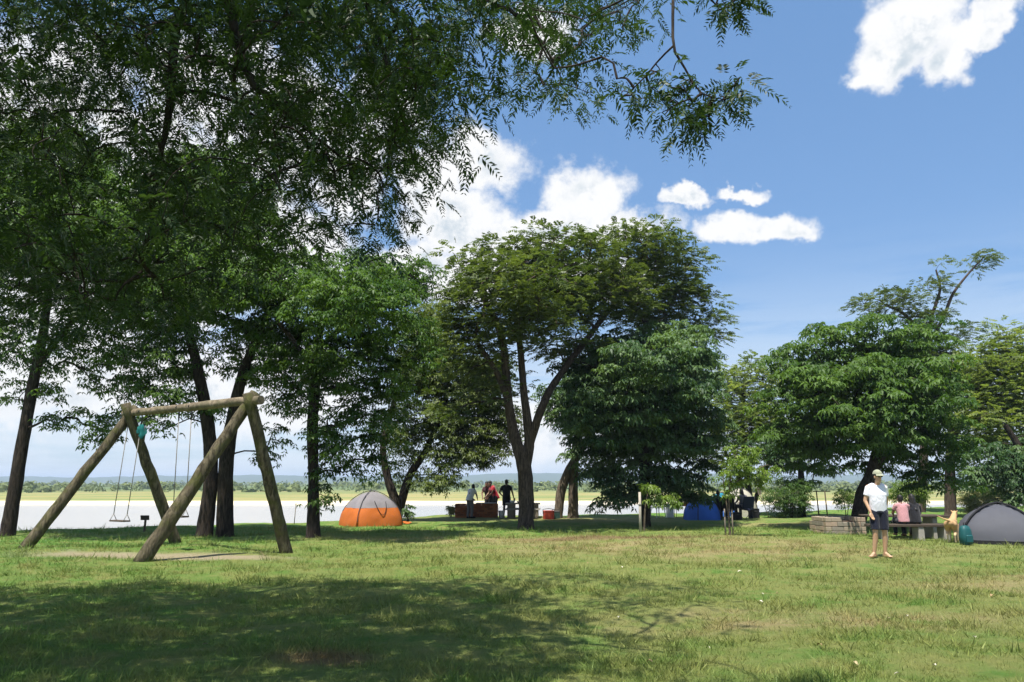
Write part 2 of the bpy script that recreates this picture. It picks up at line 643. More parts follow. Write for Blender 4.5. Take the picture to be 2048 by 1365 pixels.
    for k, (yy, top) in enumerate(((2700, 0.0), (2850, 0.55), (3050, 1.0), (3400, 0.0))):
        ridge = 34 + 7 * np.sin(xs * 0.0017 + 0.6) + 5 * np.sin(xs * 0.0041) + 2.5 * np.sin(xs * 0.013 + 2)
        z = -3 + ridge * top + (NR.normal(0, 1.2, len(xs)) if 0 < top else 0)
        rows.append(np.stack([xs, np.full_like(xs, yy), z], -1))
    V = np.concatenate(rows)
    nx = len(xs)
    i = (np.arange(3)[:, None] * nx + np.arange(nx - 1)[None, :]).ravel()
    Q = np.stack([i, i + 1, i + nx + 1, i + nx], -1)
    m, nt, b = new_mat('hill_woods')
    geo = nt.nodes.new('ShaderNodeNewGeometry')
    c = mixc(nt, noise(nt, geo.outputs['Position'], 0.03, 6.0, 0.7), (0.035, 0.06, 0.022), (0.075, 0.10, 0.04))
    nlink(nt, c, b.inputs['Base Color'])
    b.inputs['Roughness'].default_value = 1.0
    b.inputs['Specular IOR Level'].default_value = 0.0
    o = link('hills', np_mesh('hills', V, Q, smooth=True), m)
    tag(o, 'low wooded hills on the horizon', None, kind='structure')


build_terrain()
# ------------------------------------------------------------------ trees
def unit(a):
    return a / (np.linalg.norm(a, axis=-1, keepdims=True) + 1e-9)


def blades(Pb, D, N, L, W, droop=0.0):
    """rhombic leaf blades: base, two shoulders, tip"""
    S = unit(np.cross(D, N))
    L = np.asarray(L)[:, None]
    W = np.asarray(W)[:, None]
    mid = Pb + D * L * 0.45 + N * L * 0.06
    tip = Pb + D * L
    tip[:, 2] -= (L[:, 0] * droop)
    n = len(Pb)
    V = np.empty((n, 4, 3))
    V[:, 0] = Pb
    V[:, 1] = mid + S * W / 2
    V[:, 2] = tip
    V[:, 3] = mid - S * W / 2
    return V.reshape(-1, 3)


def rosettes(C, out, k, L, W, rg, droop=0.35):
    """k leaflets fanned around every point"""
    n = len(C)
    up = unit(np.array([0, 0, 1.0]) + out * 0.55 + rg.normal(0, 0.3, (n, 3)))
    a = unit(np.cross(up, rg.normal(0, 1, (n, 3))))
    b = np.cross(up, a)
    ph = np.arange(k) * 2 * np.pi / k
    ph = ph[None, :] + rg.uniform(0, 6.28, (n, 1)) + rg.normal(0, 0.2, (n, k))
    D = np.cos(ph)[..., None] * a[:, None] + np.sin(ph)[..., None] * b[:, None] - up[:, None] * rg.uniform(0.0, 2 * droop, (n, k, 1))
    D = unit(D).reshape(-1, 3)
    N = unit(np.repeat(up, k, 0) + rg.normal(0, 0.25, (n * k, 3)))
    Pb = np.repeat(C, k, 0) + D * 0.02
    l = L * rg.uniform(0.7, 1.25, n * k)
    return blades(Pb, D, N, l, W * l / L, droop)


def fronds(C, R, pairs, length, ll, lw, rg, droop=0.5):
    """feather leaves: a curved midrib from C along R with leaflets on both sides"""
    n = len(C)
    up = unit(np.array([0, 0, 1.0]) + rg.normal(0, 0.35, (n, 3)))
    R = unit(R)
    S = unit(np.cross(R, up))
    N = np.cross(S, R)
    t = (np.arange(pairs) + 1.0) / pairs
    Ls = length * rg.uniform(0.7, 1.2, (n, 1))
    pos = C[:, None] + R[:, None] * (Ls * t)[..., None]
    pos[..., 2] -= droop * Ls * t ** 2
    Pb = np.repeat(pos[:, :, None], 2, 2)
    sg = np.array([1.0, -1.0])[None, None, :, None]
    D = S[:, None, None] * sg * 0.86 + R[:, None, None] * 0.5 + rg.normal(0, 0.13, (n, pairs, 2, 3))
    D[..., 2] -= 0.25
    D = unit(D).reshape(-1, 3)
    Nn = unit(np.repeat(np.repeat(N[:, None], pairs, 1)[:, :, None], 2, 2).reshape(-1, 3) + rg.normal(0, 0.25, (n * pairs * 2, 3)))
    taper = (0.65 + 0.6 * np.sin(t * np.pi))[None, :, None]
    l = (ll * taper * rg.uniform(0.8, 1.2, (n, pairs, 2))).reshape(-1)
    return blades(Pb.reshape(-1, 3), D, Nn, l, lw * l / ll, 0.12)


class Skeleton:
    """branch network: trunk polylines, then every clump joins its nearest limb"""
    def __init__(self, seed=0):
        self.p, self.par, self.att, self.rad = [], [], [], []
        self.paths = []
        self.trunks = []
        self.rg = np.random.default_rng(seed)

    def trunk(self, pts, radii, n=None, parent=None, attach_from=0.35, jit=0.06):
        L = sum((Vector(pts[i + 1]) - Vector(pts[i])).length for i in range(len(pts) - 1))
        n = n or max(6, int(L / 0.25))
        path = smooth_path(pts, n)
        k = len(radii)
        rr = np.interp(np.linspace(0, k - 1, n), np.arange(k), radii)
        prev = parent
        for i in range(n):
            self.p.append(path[i])
            self.par.append(-1 if prev is None else prev)
            self.att.append(i / (n - 1) >= attach_from)
            self.rad.append(rr[i])
            prev = len(self.p) - 1
        self.trunks.append((path, rr, jit))
        return prev

    def grow(self, clumps, sag=0.12):
        self.np_ = len(self.p)
        P0 = np.array(self.p)
        d0 = np.array([np.min(np.linalg.norm(P0 - c, axis=1)) for c in clumps])
        cap = len(clumps) * 4 + len(self.p) + 8
        pos = np.zeros((cap, 3))
        pos[:len(P0)] = P0
        cost = np.zeros(cap)
        ok = np.zeros(cap, dtype=bool)
        ok[:len(P0)] = self.att
        par = np.full(cap, -1)
        par[:len(P0)] = self.par
        n = len(P0)
        seg = []
        for i in np.argsort(d0):
            c = clumps[i]
            dv = c - pos[:n]
            dist = np.linalg.norm(dv, axis=1)
            under = np.maximum(0, -dv[:, 2]) * 0.35
            q = dist + 0.28 * cost[:n] + under + np.where(ok[:n], 0, 1e6)
            j = int(np.argmin(q))
            a = pos[j]
            mid1 = a + (c - a) * 0.35 + self.rg.normal(0, 0.05, 3) * dist[j] + np.array([0, 0, sag * dist[j]])
            mid2 = a + (c - a) * 0.7 + self.rg.normal(0, 0.05, 3) * dist[j] + np.array([0, 0, sag * dist[j] * 0.9])
            ids = [j]
            for m_, pt in enumerate((mid1, mid2, c)):
                pos[n] = pt
                par[n] = ids[-1]
                ok[n] = True
                cost[n] = cost[j] + dist[j] * (0.35, 0.7, 1.0)[m_]
                ids.append(n)
                n += 1
            seg.append(ids)
        cnt = np.zeros(n)
        for ids in seg:
            cnt[ids[-1]] += 1
        for k in range(n - 1, -1, -1):
            if par[k] >= 0:
                cnt[par[k]] += cnt[k]
        self.pos, self.cnt, self.seg = pos[:n], cnt, seg
        self.parent = par

    def branch_mesh(self, name, r0=0.012, ex=0.48, sides=4):
        Vs, Qs, o = [], [], 0
        for ids in self.seg:
            pts = self.pos[ids]
            r = r0 * np.maximum(1, self.cnt[ids]) ** ex
            r[0] = min(r[0], r[1] * 1.25)
            r[-1] = r0
            path = smooth_path(pts, 6)
            rr = np.interp(np.linspace(0, 1, 6), np.linspace(0, 1, len(r)), r)
            V, Q = tube_np(path, rr, sides)
            Vs.append(V)
            Qs.append(Q + o)
            o += len(V)
        return np_mesh(name, np.concatenate(Vs), np.concatenate(Qs), smooth=True)

    def trunk_mesh(self, name, sides=12):
        Vs, Qs, o = [], [], 0
        for k, (path, rr, jit) in enumerate(self.trunks):
            V, Q = tube_np(path, rr, sides, jit, k + 3)
            Vs.append(V)
            Qs.append(Q + o)
            o += len(V)
        return np_mesh(name, np.concatenate(Vs), np.concatenate(Qs), smooth=True)


def clump_points(lobes, size, rg, fill=1.0, space=0.5):
    """clump centres spread through ellipsoid lobes, thicker towards the outside"""
    out = []
    for c, r, w in lobes:
        vol = 4.19 * r[0] * r[1] * r[2]
        n = max(4, int(fill * w * vol / (size ** 3 * 0.8)))
        u = unit(rg.normal(0, 1, (n, 3)))
        rad = rg.uniform(0.18, 1.0, n) ** 0.45
        q = np.array(c) + u * rad[:, None] * np.array(r) * rg.normal(1.0, 0.13, (n, 1))
        out.append(q)
    q = np.concatenate(out)
    keep = []
    for i in range(len(q)):                      # thin out clumps that sit on each other
        if all(np.linalg.norm((q[i] - q[j]) * np.array([1, 1, 1.4])) > size * space for j in keep):
            keep.append(i)
    return q[keep]


def px_lobes(d, lst, deep=0.85):
    out = []
    for t in lst:
        px, py, rx, ry = t[:4]
        dd = t[4] if len(t) > 4 else 0.0
        w = t[5] if len(t) > 5 else 1.0
        s = mpp(px, py, d + dd)
        r = (rx * s, (rx * 0.6 + ry * 0.4) * s * deep, ry * s)
        out.append((tuple(P(px, py, d + dd)), r, w))
    return out


def tree_leaves(clumps, origin, kind, size, per, rg, L, W, flat=0.5, k=6):
    n = len(clumps)
    out = clumps - origin
    out[:, 2] *= 0.3
    out = unit(out)
    ci = np.repeat(np.arange(n), per)
    m = len(ci)
    sz = size * rg.uniform(0.7, 1.25, n)[ci]
    u = unit(rg.normal(0, 1, (m, 3)))
    u[:, 2] = np.where(rg.random(m) < 0.72, np.abs(u[:, 2]), u[:, 2])
    rad = rg.uniform(0.1, 1.0, m) ** 0.5
    off = u * (rad * sz)[:, None] * np.array([1, 1, flat])
    C = clumps[ci] + off
    C[:, 2] -= 0.25 * sz * (off[:, 0] ** 2 + off[:, 1] ** 2) / sz ** 2     # umbrella droop
    o = unit(out[ci] * 0.5 + u * np.array([1, 1, 0.6]))
    tclump = np.clip(rg.normal(0.45, 0.3, n), 0, 1)[ci]
    if kind == 'rosette':
        V = rosettes(C, o, k, L, W, rg)
        t = np.repeat(tclump, k) + rg.normal(0, 0.16, m * k)
    else:
        R = o + rg.normal(0, 0.3, (m, 3))
        R[:, 2] = R[:, 2] * 0.4 + 0.05
        V = fronds(C, R, k // 2, L * 3.4, L, W, rg, 0.3)
        t = np.repeat(tclump, (k // 2) * 2) + rg.normal(0, 0.14, m * (k // 2) * 2)
    Q = np.arange(len(V)).reshape(-1, 4)
    return V, Q, np.clip(t, 0, 1)


def make_tree(name, label, cat, d, trunks, lobes, kind, leafm, barkm, seed, size=0.62, per=26, L=0.15, W=0.055, fill=1.0,
              k=6, flat=0.5, r0=0.011, deep=0.85, group=None, extra=None, attach=0.35, roots=True, space=0.5):
    rg = np.random.default_rng(seed)
    base = trunks[0][0]
    bx, by = P(base[0], base[1], d).x, d
    root = thing(name, label, cat, (bx, by, gz(bx, by)), group=group)
    sk = Skeleton(seed)
    for ti, tr in enumerate(trunks):
        pts, rad = [], []
        for j, q in enumerate(tr):
            dd = q[3] if len(q) > 3 else 0.0
            p = P(q[0], q[1], d + dd)
            if j == 0 and len(q) < 5:
                g = gz(p.x, p.y)
                if p.z < 1.3:
                    p.z = g - 0.12
            pts.append(p)
            rad.append(q[2] * 0.80 * mpp(q[0], q[1], d + dd))
        if tr[0][1] > 1000 and roots:                       # flared root collar
            p0, p1 = pts[0], pts[1]
            pts.insert(1, p0.lerp(p1, min(0.4, 0.35 / max(0.4, (p1 - p0).length))))
            rad.insert(1, rad[0])
            rad[0] *= 1.35
        sk.trunk(pts, rad, attach_from=attach if ti == 0 else 0.1)
    lb = px_lobes(d, lobes, deep)
    if extra:
        lb += extra
    cl = clump_points(lb, size, rg, fill, space)
    cl = cl[cl[:, 2] > 0.7]
    sk.grow(cl)
    org = np.array([np.mean(cl[:, 0]), np.mean(cl[:, 1]), np.min(cl[:, 2])])
    V, Q, t = tree_leaves(cl, org, kind, size, per, rg, L * 1.08, W * 1.3, flat, k)
    off = np.array(root.location)

    def sub(nm, me, mt, knd=None):
        o = link(nm, me, mt, root)
        o.location = -root.location
        if knd:
            o['kind'] = knd
        return o
    sub('trunk', sk.trunk_mesh('trunk'), barkm)
    sub('branchwork', sk.branch_mesh('branchwork', r0), barkm, 'stuff')
    sub('crown', np_mesh('crown', V, Q, tint=t), leafm, 'stuff')
    return root, len(Q)


BARK_DARK = bark_mat('bark_dark', (0.014, 0.011, 0.009), (0.062, 0.048, 0.038))
BARK_BROWN = bark_mat('bark_brown', (0.035, 0.026, 0.021), (0.125, 0.092, 0.075))
BARK_PALE = bark_mat('bark_pale', (0.07, 0.056, 0.042), (0.20, 0.16, 0.118))
LF_DEEP = leaf_mat('leaf_deep_green', (0.034, 0.076, 0.028), (0.122, 0.195, 0.074), 0.32, 0.5, 0.25)
LF_MID = leaf_mat('leaf_mid_green', (0.038, 0.086, 0.018), (0.112, 0.190, 0.044), 0.38, 0.52, 0.22)
LF_OLIVE = leaf_mat('leaf_olive', (0.056, 0.088, 0.020), (0.135, 0.175, 0.050), 0.36, 0.5, 0.3)
LF_YELLOW = leaf_mat('leaf_yellow_green', (0.110, 0.155, 0.040), (0.240, 0.290, 0.100), 0.48, 0.5, 0.3)
LF_BRIGHT = leaf_mat('leaf_bright_green', (0.085, 0.150, 0.022), (0.215, 0.300, 0.060), 0.42, 0.45, 0.35)
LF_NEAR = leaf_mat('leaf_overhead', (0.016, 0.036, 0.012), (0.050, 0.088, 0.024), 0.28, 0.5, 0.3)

NQ = {}


def far_trees():
    R = 'row of shade trees along the river bank'
    T = []
    # leaning tree at the far left
    T.append(make_tree('leaning_tree', 'leaning tree on the bank to the left of the log swing, bare lower trunk', 'tree', 21.5,
        [[(15, 1064, 17), (38, 930, 15), (62, 790, 13), (84, 680, 11), (98, 580, 8, .3)],
         [(74, 735, 9), (130, 660, 7, -.4), (200, 590, 6, -.6)], [(92, 620, 7), (60, 540, 6, .5), (20, 480, 5, .8)]],
        [(60, 520, 110, 80), (180, 440, 140, 100), (20, 650, 55, 60), (120, 700, 70, 50, 0, .7), (185, 850, 78, 40, -.4, .8), (90, 800, 50, 40, .4, .5),
         (225, 620, 100, 80), (0, 400, 120, 110), (40, 750, 60, 44, .5, .8), (240, 750, 80, 50, .4, .8), (100, 330, 140, 90, 1.0), (110, 470, 140, 80, -2.2, .8)],
        'rosette', LF_MID, BARK_DARK, 21, size=0.55, per=24, L=0.112, W=0.040, k=5, group=R))
    # twin trunks behind the swing
    T.append(make_tree('twin_trunk_tree', 'dark tree with two trunks from one base behind the log swing', 'tree', 21.3,
        [[(408, 1070, 20), (422, 950, 17), (416, 850, 16), (396, 740, 13), (372, 640, 10), (360, 540, 7, .6)],
         [(450, 1069, 21), (452, 940, 18), (463, 850, 16), (488, 740, 12), (530, 640, 8, -.5), (560, 560, 6, -.8)]],
        [(330, 590, 140, 90), (450, 520, 140, 100), (310, 720, 110, 70, 0, 1), (360, 820, 90, 46, -.5, .7), (510, 700, 80, 70, .4),
         (270, 480, 130, 100), (410, 400, 150, 100, .6), (480, 610, 100, 70, -.8), (330, 840, 40, 26, .6, .5), (545, 880, 26, 50, .3, .35), (430, 560, 140, 70, -2.4, .8)],
        'rosette', LF_MID, BARK_DARK, 22, size=0.55, per=24, L=0.112, W=0.040, k=5, group=R))
    # straight dark trunk
    T.append(make_tree('straight_trunk_tree', 'tree with one straight dark trunk to the left of the orange tent', 'tree', 20.6,
        [[(627, 1073, 17), (627, 960, 13), (625, 850, 14), (632, 750, 12), (641, 650, 9), (655, 570, 7, .3)],
         [(632, 760, 8), (600, 700, 6, -.4), (560, 650, 5, -.7)], [(636, 700, 8), (700, 640, 6, -.4), (760, 600, 5, -.6)]],
        [(690, 560, 140, 60), (600, 620, 110, 75), (765, 640, 100, 80), (700, 730, 120, 75), (590, 730, 80, 65), (760, 820, 70, 75),
         (690, 870, 80, 70), (640, 970, 45, 40, -.3, .5), (570, 810, 60, 42, 0, .7), (720, 940, 55, 42, .2, .6), (828, 710, 50, 60), (800, 560, 70, 60, .8), (700, 610, 130, 66, -2.2, .8)],
        'rosette', LF_MID, BARK_DARK, 23, size=0.52, per=30, L=0.102, W=0.038, k=5, group=R))
    # forked tree behind the tent
    T.append(make_tree('forked_tree', 'low forked tree leaning over behind the orange and grey tent', 'tree', 30.0,
        [[(792, 1030, 14), (790, 1000, 12), (776, 960, 10), (766, 890, 8), (790, 800, 6, .5)],
         [(792, 1004, 12), (818, 955, 10, .2), (852, 900, 8, .2), (885, 820, 6), (900, 740, 5)]],
        [(860, 720, 65, 90), (880, 810, 80, 75), (940, 870, 80, 60), (940, 770, 70, 75), (820, 870, 48, 50), (885, 950, 56, 38, -.3, .7),
         (970, 905, 46, 40, -.4, .7), (800, 930, 40, 40, .6, .7), (870, 640, 50, 50), (1000, 850, 46, 60, 1.2, .8), (985, 770, 46, 60, .8), (905, 910, 56, 44, -.5, .8)],
        'rosette', LF_OLIVE, BARK_DARK, 24, fill=1.7, size=0.62, per=28, L=0.115, W=0.042, k=5, group=R))
    # tall feathery tree in the middle
    T.append(make_tree('feathery_tree', 'tall feathery olive tree with a trunk forking low in the middle of the bank', 'tree', 25.0,
        [[(1052, 1051, 19), (1052, 985, 19), (1047, 930, 18), (1028, 870, 13), (1016, 800, 11), (1012, 740, 10), (1000, 660, 8), (962, 590, 6, .4)],
         [(1049, 940, 15), (1058, 890, 13), (1056, 850, 12), (1048, 790, 9), (1041, 700, 8), (1036, 630, 7), (1070, 550, 5, -.5)],
         [(1060, 885, 11), (1084, 815, 10, -.1), (1110, 765, 9, .3), (1180, 670, 7, 1.2), (1235, 600, 6, 2.0), (1290, 530, 5, 2.8)],
         [(1016, 800, 8), (990, 740, 7, -.4), (950, 680, 5, -.7)]],
        [(950, 610, 80, 66), (1000, 530, 100, 44), (1120, 505, 110, 42), (1270, 490, 100, 40, 2.5), (1355, 550, 62, 66, 3.5), (1200, 590, 110, 66, 1.5),
         (1080, 610, 100, 62), (925, 695, 50, 66), (1330, 640, 80, 60, 4.0), (1430, 660, 36, 40, 3.5, .6), (1000, 690, 70, 40, -.8, .8), (1385, 610, 48, 50, 3.5, .8), (1130, 690, 80, 40, .8, .7),
         (1100, 560, 90, 50, 1.8), (1260, 560, 90, 50, 2.8), (900, 810, 30, 60, .6, .8), (1050, 560, 120, 50, -2.8, .8), (1110, 640, 60, 44, -1.5, .8), (990, 770, 56, 50, .4, .8), (1030, 650, 80, 46, -1.6, .8)],
        'frond', LF_OLIVE, BARK_BROWN, 25, fill=1.5, size=0.60, per=15, L=0.10, W=0.042, k=12, group=R))
    # twin stems right of it
    T.append(make_tree('slanting_stems_tree', 'tree with two slanting stems and a shared root beside the red cool box', 'tree', 32.0,
        [[(1146, 1031, 13), (1147, 960, 11), (1152, 890, 10), (1165, 800, 7)],
         [(1114, 1031, 11), (1126, 970, 12), (1158, 905, 10), (1200, 840, 7, .3), (1240, 760, 5, .5)]],
        [(1150, 840, 56, 44, 0, .6), (1200, 780, 90, 70), (1135, 895, 34, 24, -.4, .5), (1225, 900, 60, 40, 0, .8), (1115, 800, 44, 50, .6, .6), (1180, 950, 30, 26, .3, .5)],
        'rosette', LF_DEEP, BARK_PALE, 26, fill=1.5, size=0.62, per=24, L=0.13, W=0.05, group=R))
    # broad dense tree centre right
    T.append(make_tree('broad_leaf_tree', 'broad dark green tree with layered drooping leaves behind the pale sapling post', 'tree', 26.5,
        [[(1291, 1042, 12), (1290, 970, 13), (1286, 880, 12), (1278, 780, 9), (1270, 700, 6)],
         [(1287, 880, 8), (1340, 810, 6, -.5), (1380, 760, 5, -.8)], [(1287, 870, 8), (1230, 800, 6, -.7), (1190, 740, 5, -1)]],
        [(1190, 715, 84, 48), (1290, 690, 120, 46), (1375, 735, 66, 64), (1250, 785, 140, 56), (1340, 830, 100, 64), (1180, 830, 66, 36),
         (1285, 885, 140, 52), (1395, 880, 50, 60), (1250, 955, 80, 34, 0, .8), (1345, 955, 70, 26, 0, .8), (1240, 1000, 44, 20, -.4, .6),
         (1240, 820, 110, 90, -1.6), (1350, 760, 80, 80, -1.4), (1290, 760, 120, 90, 1.6), (1370, 960, 40, 60, 1.5, .8), (1215, 965, 40, 40, -.6, .6), (1290, 730, 110, 60, -2.6, .7)],
        'rosette', LF_DEEP, BARK_DARK, 27, size=0.74, per=40, L=0.145, W=0.052, flat=0.30, space=0.6, fill=1.6, group=R))
    # feathery yellow-green behind, between the two broad trees
    T.append(make_tree('pale_feathery_tree', 'pale yellow green feathery tree behind the blue tent', 'tree', 37.0,
        [[(1500, 1030, 8), (1498, 985, 8), (1490, 920, 7), (1485, 840, 5), (1490, 760, 4)], [(1498, 985, 6), (1475, 950, 5), (1450, 905, 4)],
         [(1498, 990, 6), (1524, 960, 5), (1545, 910, 4)]],
        [(1490, 770, 56, 46), (1465, 850, 56, 56), (1535, 870, 60, 50), (1440, 760, 34, 40), (1500, 920, 56, 36), (1540, 790, 50, 54), (1430, 910, 44, 44, 1), (1490, 830, 60, 60, -1), (1510, 735, 34, 24)],
        'frond', LF_YELLOW, BARK_DARK, 28, fill=1.3, size=0.66, per=17, L=0.10, W=0.04, k=12))
    T.append(make_tree('thin_trunk_tree', 'thin dark trunked tree between the camp and the stone block wall', 'tree', 33.5,
        [[(1604, 1032, 9), (1603, 975, 8), (1600, 910, 7), (1595, 830, 5)]],
        [(1590, 880, 62, 46), (1640, 850, 50, 50), (1560, 900, 46, 40), (1660, 930, 44, 26, 0, .5), (1610, 960, 30, 26, .3, .4)],
        'rosette', LF_DEEP, BARK_DARK, 29, fill=1.6, size=0.6, per=22, L=0.13, W=0.05))
    # right dense tree
    T.append(make_tree('dome_crown_tree', 'dense bright green dome shaped tree with a thick leaning trunk behind the standing man', 'tree', 25.0,
        [[(1710, 1040, 19), (1726, 990, 18), (1746, 940, 15), (1758, 870, 12), (1750, 780, 9), (1735, 700, 6)],
         [(1748, 935, 10), (1790, 880, 8, -.4), (1840, 820, 6, -.6)], [(1752, 900, 9), (1700, 850, 7, -.6), (1640, 790, 5, -1)]],
        [(1640, 690, 96, 46), (1760, 680, 120, 44), (1860, 740, 66, 60), (1580, 745, 56, 56), (1700, 760, 140, 56), (1590, 840, 70, 62),
         (1690, 870, 120, 60), (1830, 840, 100, 72), (1885, 920, 50, 56), (1765, 930, 80, 34, .6, .7), (1625, 920, 56, 34, 0, .7),
         (1700, 800, 110, 100, -1.7), (1820, 780, 80, 90, -1.5), (1740, 780, 130, 90, 1.7), (1850, 960, 50, 26, .4, .6)],
        'rosette', LF_MID, BARK_DARK, 30, size=0.78, per=40, L=0.14, W=0.05, flat=0.30, space=0.62, fill=1.6, group=R))
    # sparse tall tree behind it
    T.append(make_tree('sparse_tree', 'tall sparse tree with bare upright limbs showing above the dome shaped crown', 'tree', 38.0,
        [[(1840, 1028, 12), (1850, 860, 9), (1856, 700, 6), (1862, 640, 4.5), (1880, 580, 3), (1872, 540, 2)],
         [(1856, 690, 5), (1885, 640, 4), (1905, 590, 3.5), (1935, 550, 2.5), (1970, 512, 1.6)], [(1855, 680, 5), (1810, 630, 4), (1770, 610, 3)]],
        [(1738, 612, 30, 26), (1798, 605, 40, 32), (1870, 560, 22, 36, 0, .8), (1962, 522, 30, 18, 0, .9), (1845, 650, 50, 30), (1890, 600, 26, 26, 0, .35), (1985, 514, 12, 9, 0, .8),
         (1936, 668, 38, 20, 1, .8), (1860, 740, 80, 60, 1)],
        'frond', LF_OLIVE, BARK_BROWN, 31, fill=1.3, size=0.60, per=18, L=0.10, W=0.042, k=12, attach=0.55))
    # right edge trees
    T.append(make_tree('yellowish_tree', 'yellowish green spreading tree behind the grey tent', 'tree', 33.0,
        [[(1900, 1030, 14), (1900, 960, 12), (1905, 880, 10), (1940, 800, 8), (1985, 730, 6)], [(1905, 890, 8), (1900, 800, 7, .5), (1930, 710, 5, .7)]],
        [(1990, 730, 70, 46), (1955, 800, 62, 56), (2045, 690, 56, 46), (2030, 820, 70, 56), (1960, 890, 56, 44), (2100, 760, 70, 70), (1925, 960, 44, 30, .5, .7), (1985, 850, 80, 60, -1), (2010, 770, 80, 56, -.8), (1930, 745, 44, 40), (2060, 900, 60, 50)],
        'frond', LF_YELLOW, BARK_BROWN, 32, fill=1.3, size=0.66, per=16, L=0.115, W=0.048, k=12))
    T.append(make_tree('low_dark_tree', 'low dark green tree hanging over the far side of the grey tent', 'tree', 29.0,
        [[(2062, 1035, 14), (2056, 960, 12), (2040, 900, 9), (2010, 850, 6)]],
        [(2010, 930, 66, 44), (2070, 900, 70, 60), (1975, 960, 44, 30), (2040, 985, 56, 24, -.3, .8), (2110, 960, 60, 50)],
        'rosette', LF_DEEP, BARK_DARK, 33, fill=1.6, size=0.60, per=22, L=0.15, W=0.055))
    return T


TREES = far_trees()


def in_poly(x, y, poly):
    inside = np.zeros(len(x), dtype=bool)
    j = len(poly) - 1
    for i in range(len(poly)):
        xi, yi = poly[i]
        xj, yj = poly[j]
        c = ((yi > y) != (yj > y)) & (x < (xj - xi) * (y - yi) / (yj - yi + 1e-9) + xi)
        inside ^= c
        j = i
    return inside


def project(p):
    X, Y, Z = p[:, 0], p[:, 1], p[:, 2] - CAM_H
    f = Y * math.cos(PITCH) + Z * math.sin(PITCH)
    v = -Y * math.sin(PITCH) + Z * math.cos(PITCH)
    return 1024 + F * X / f, 682.5 - F * v / f


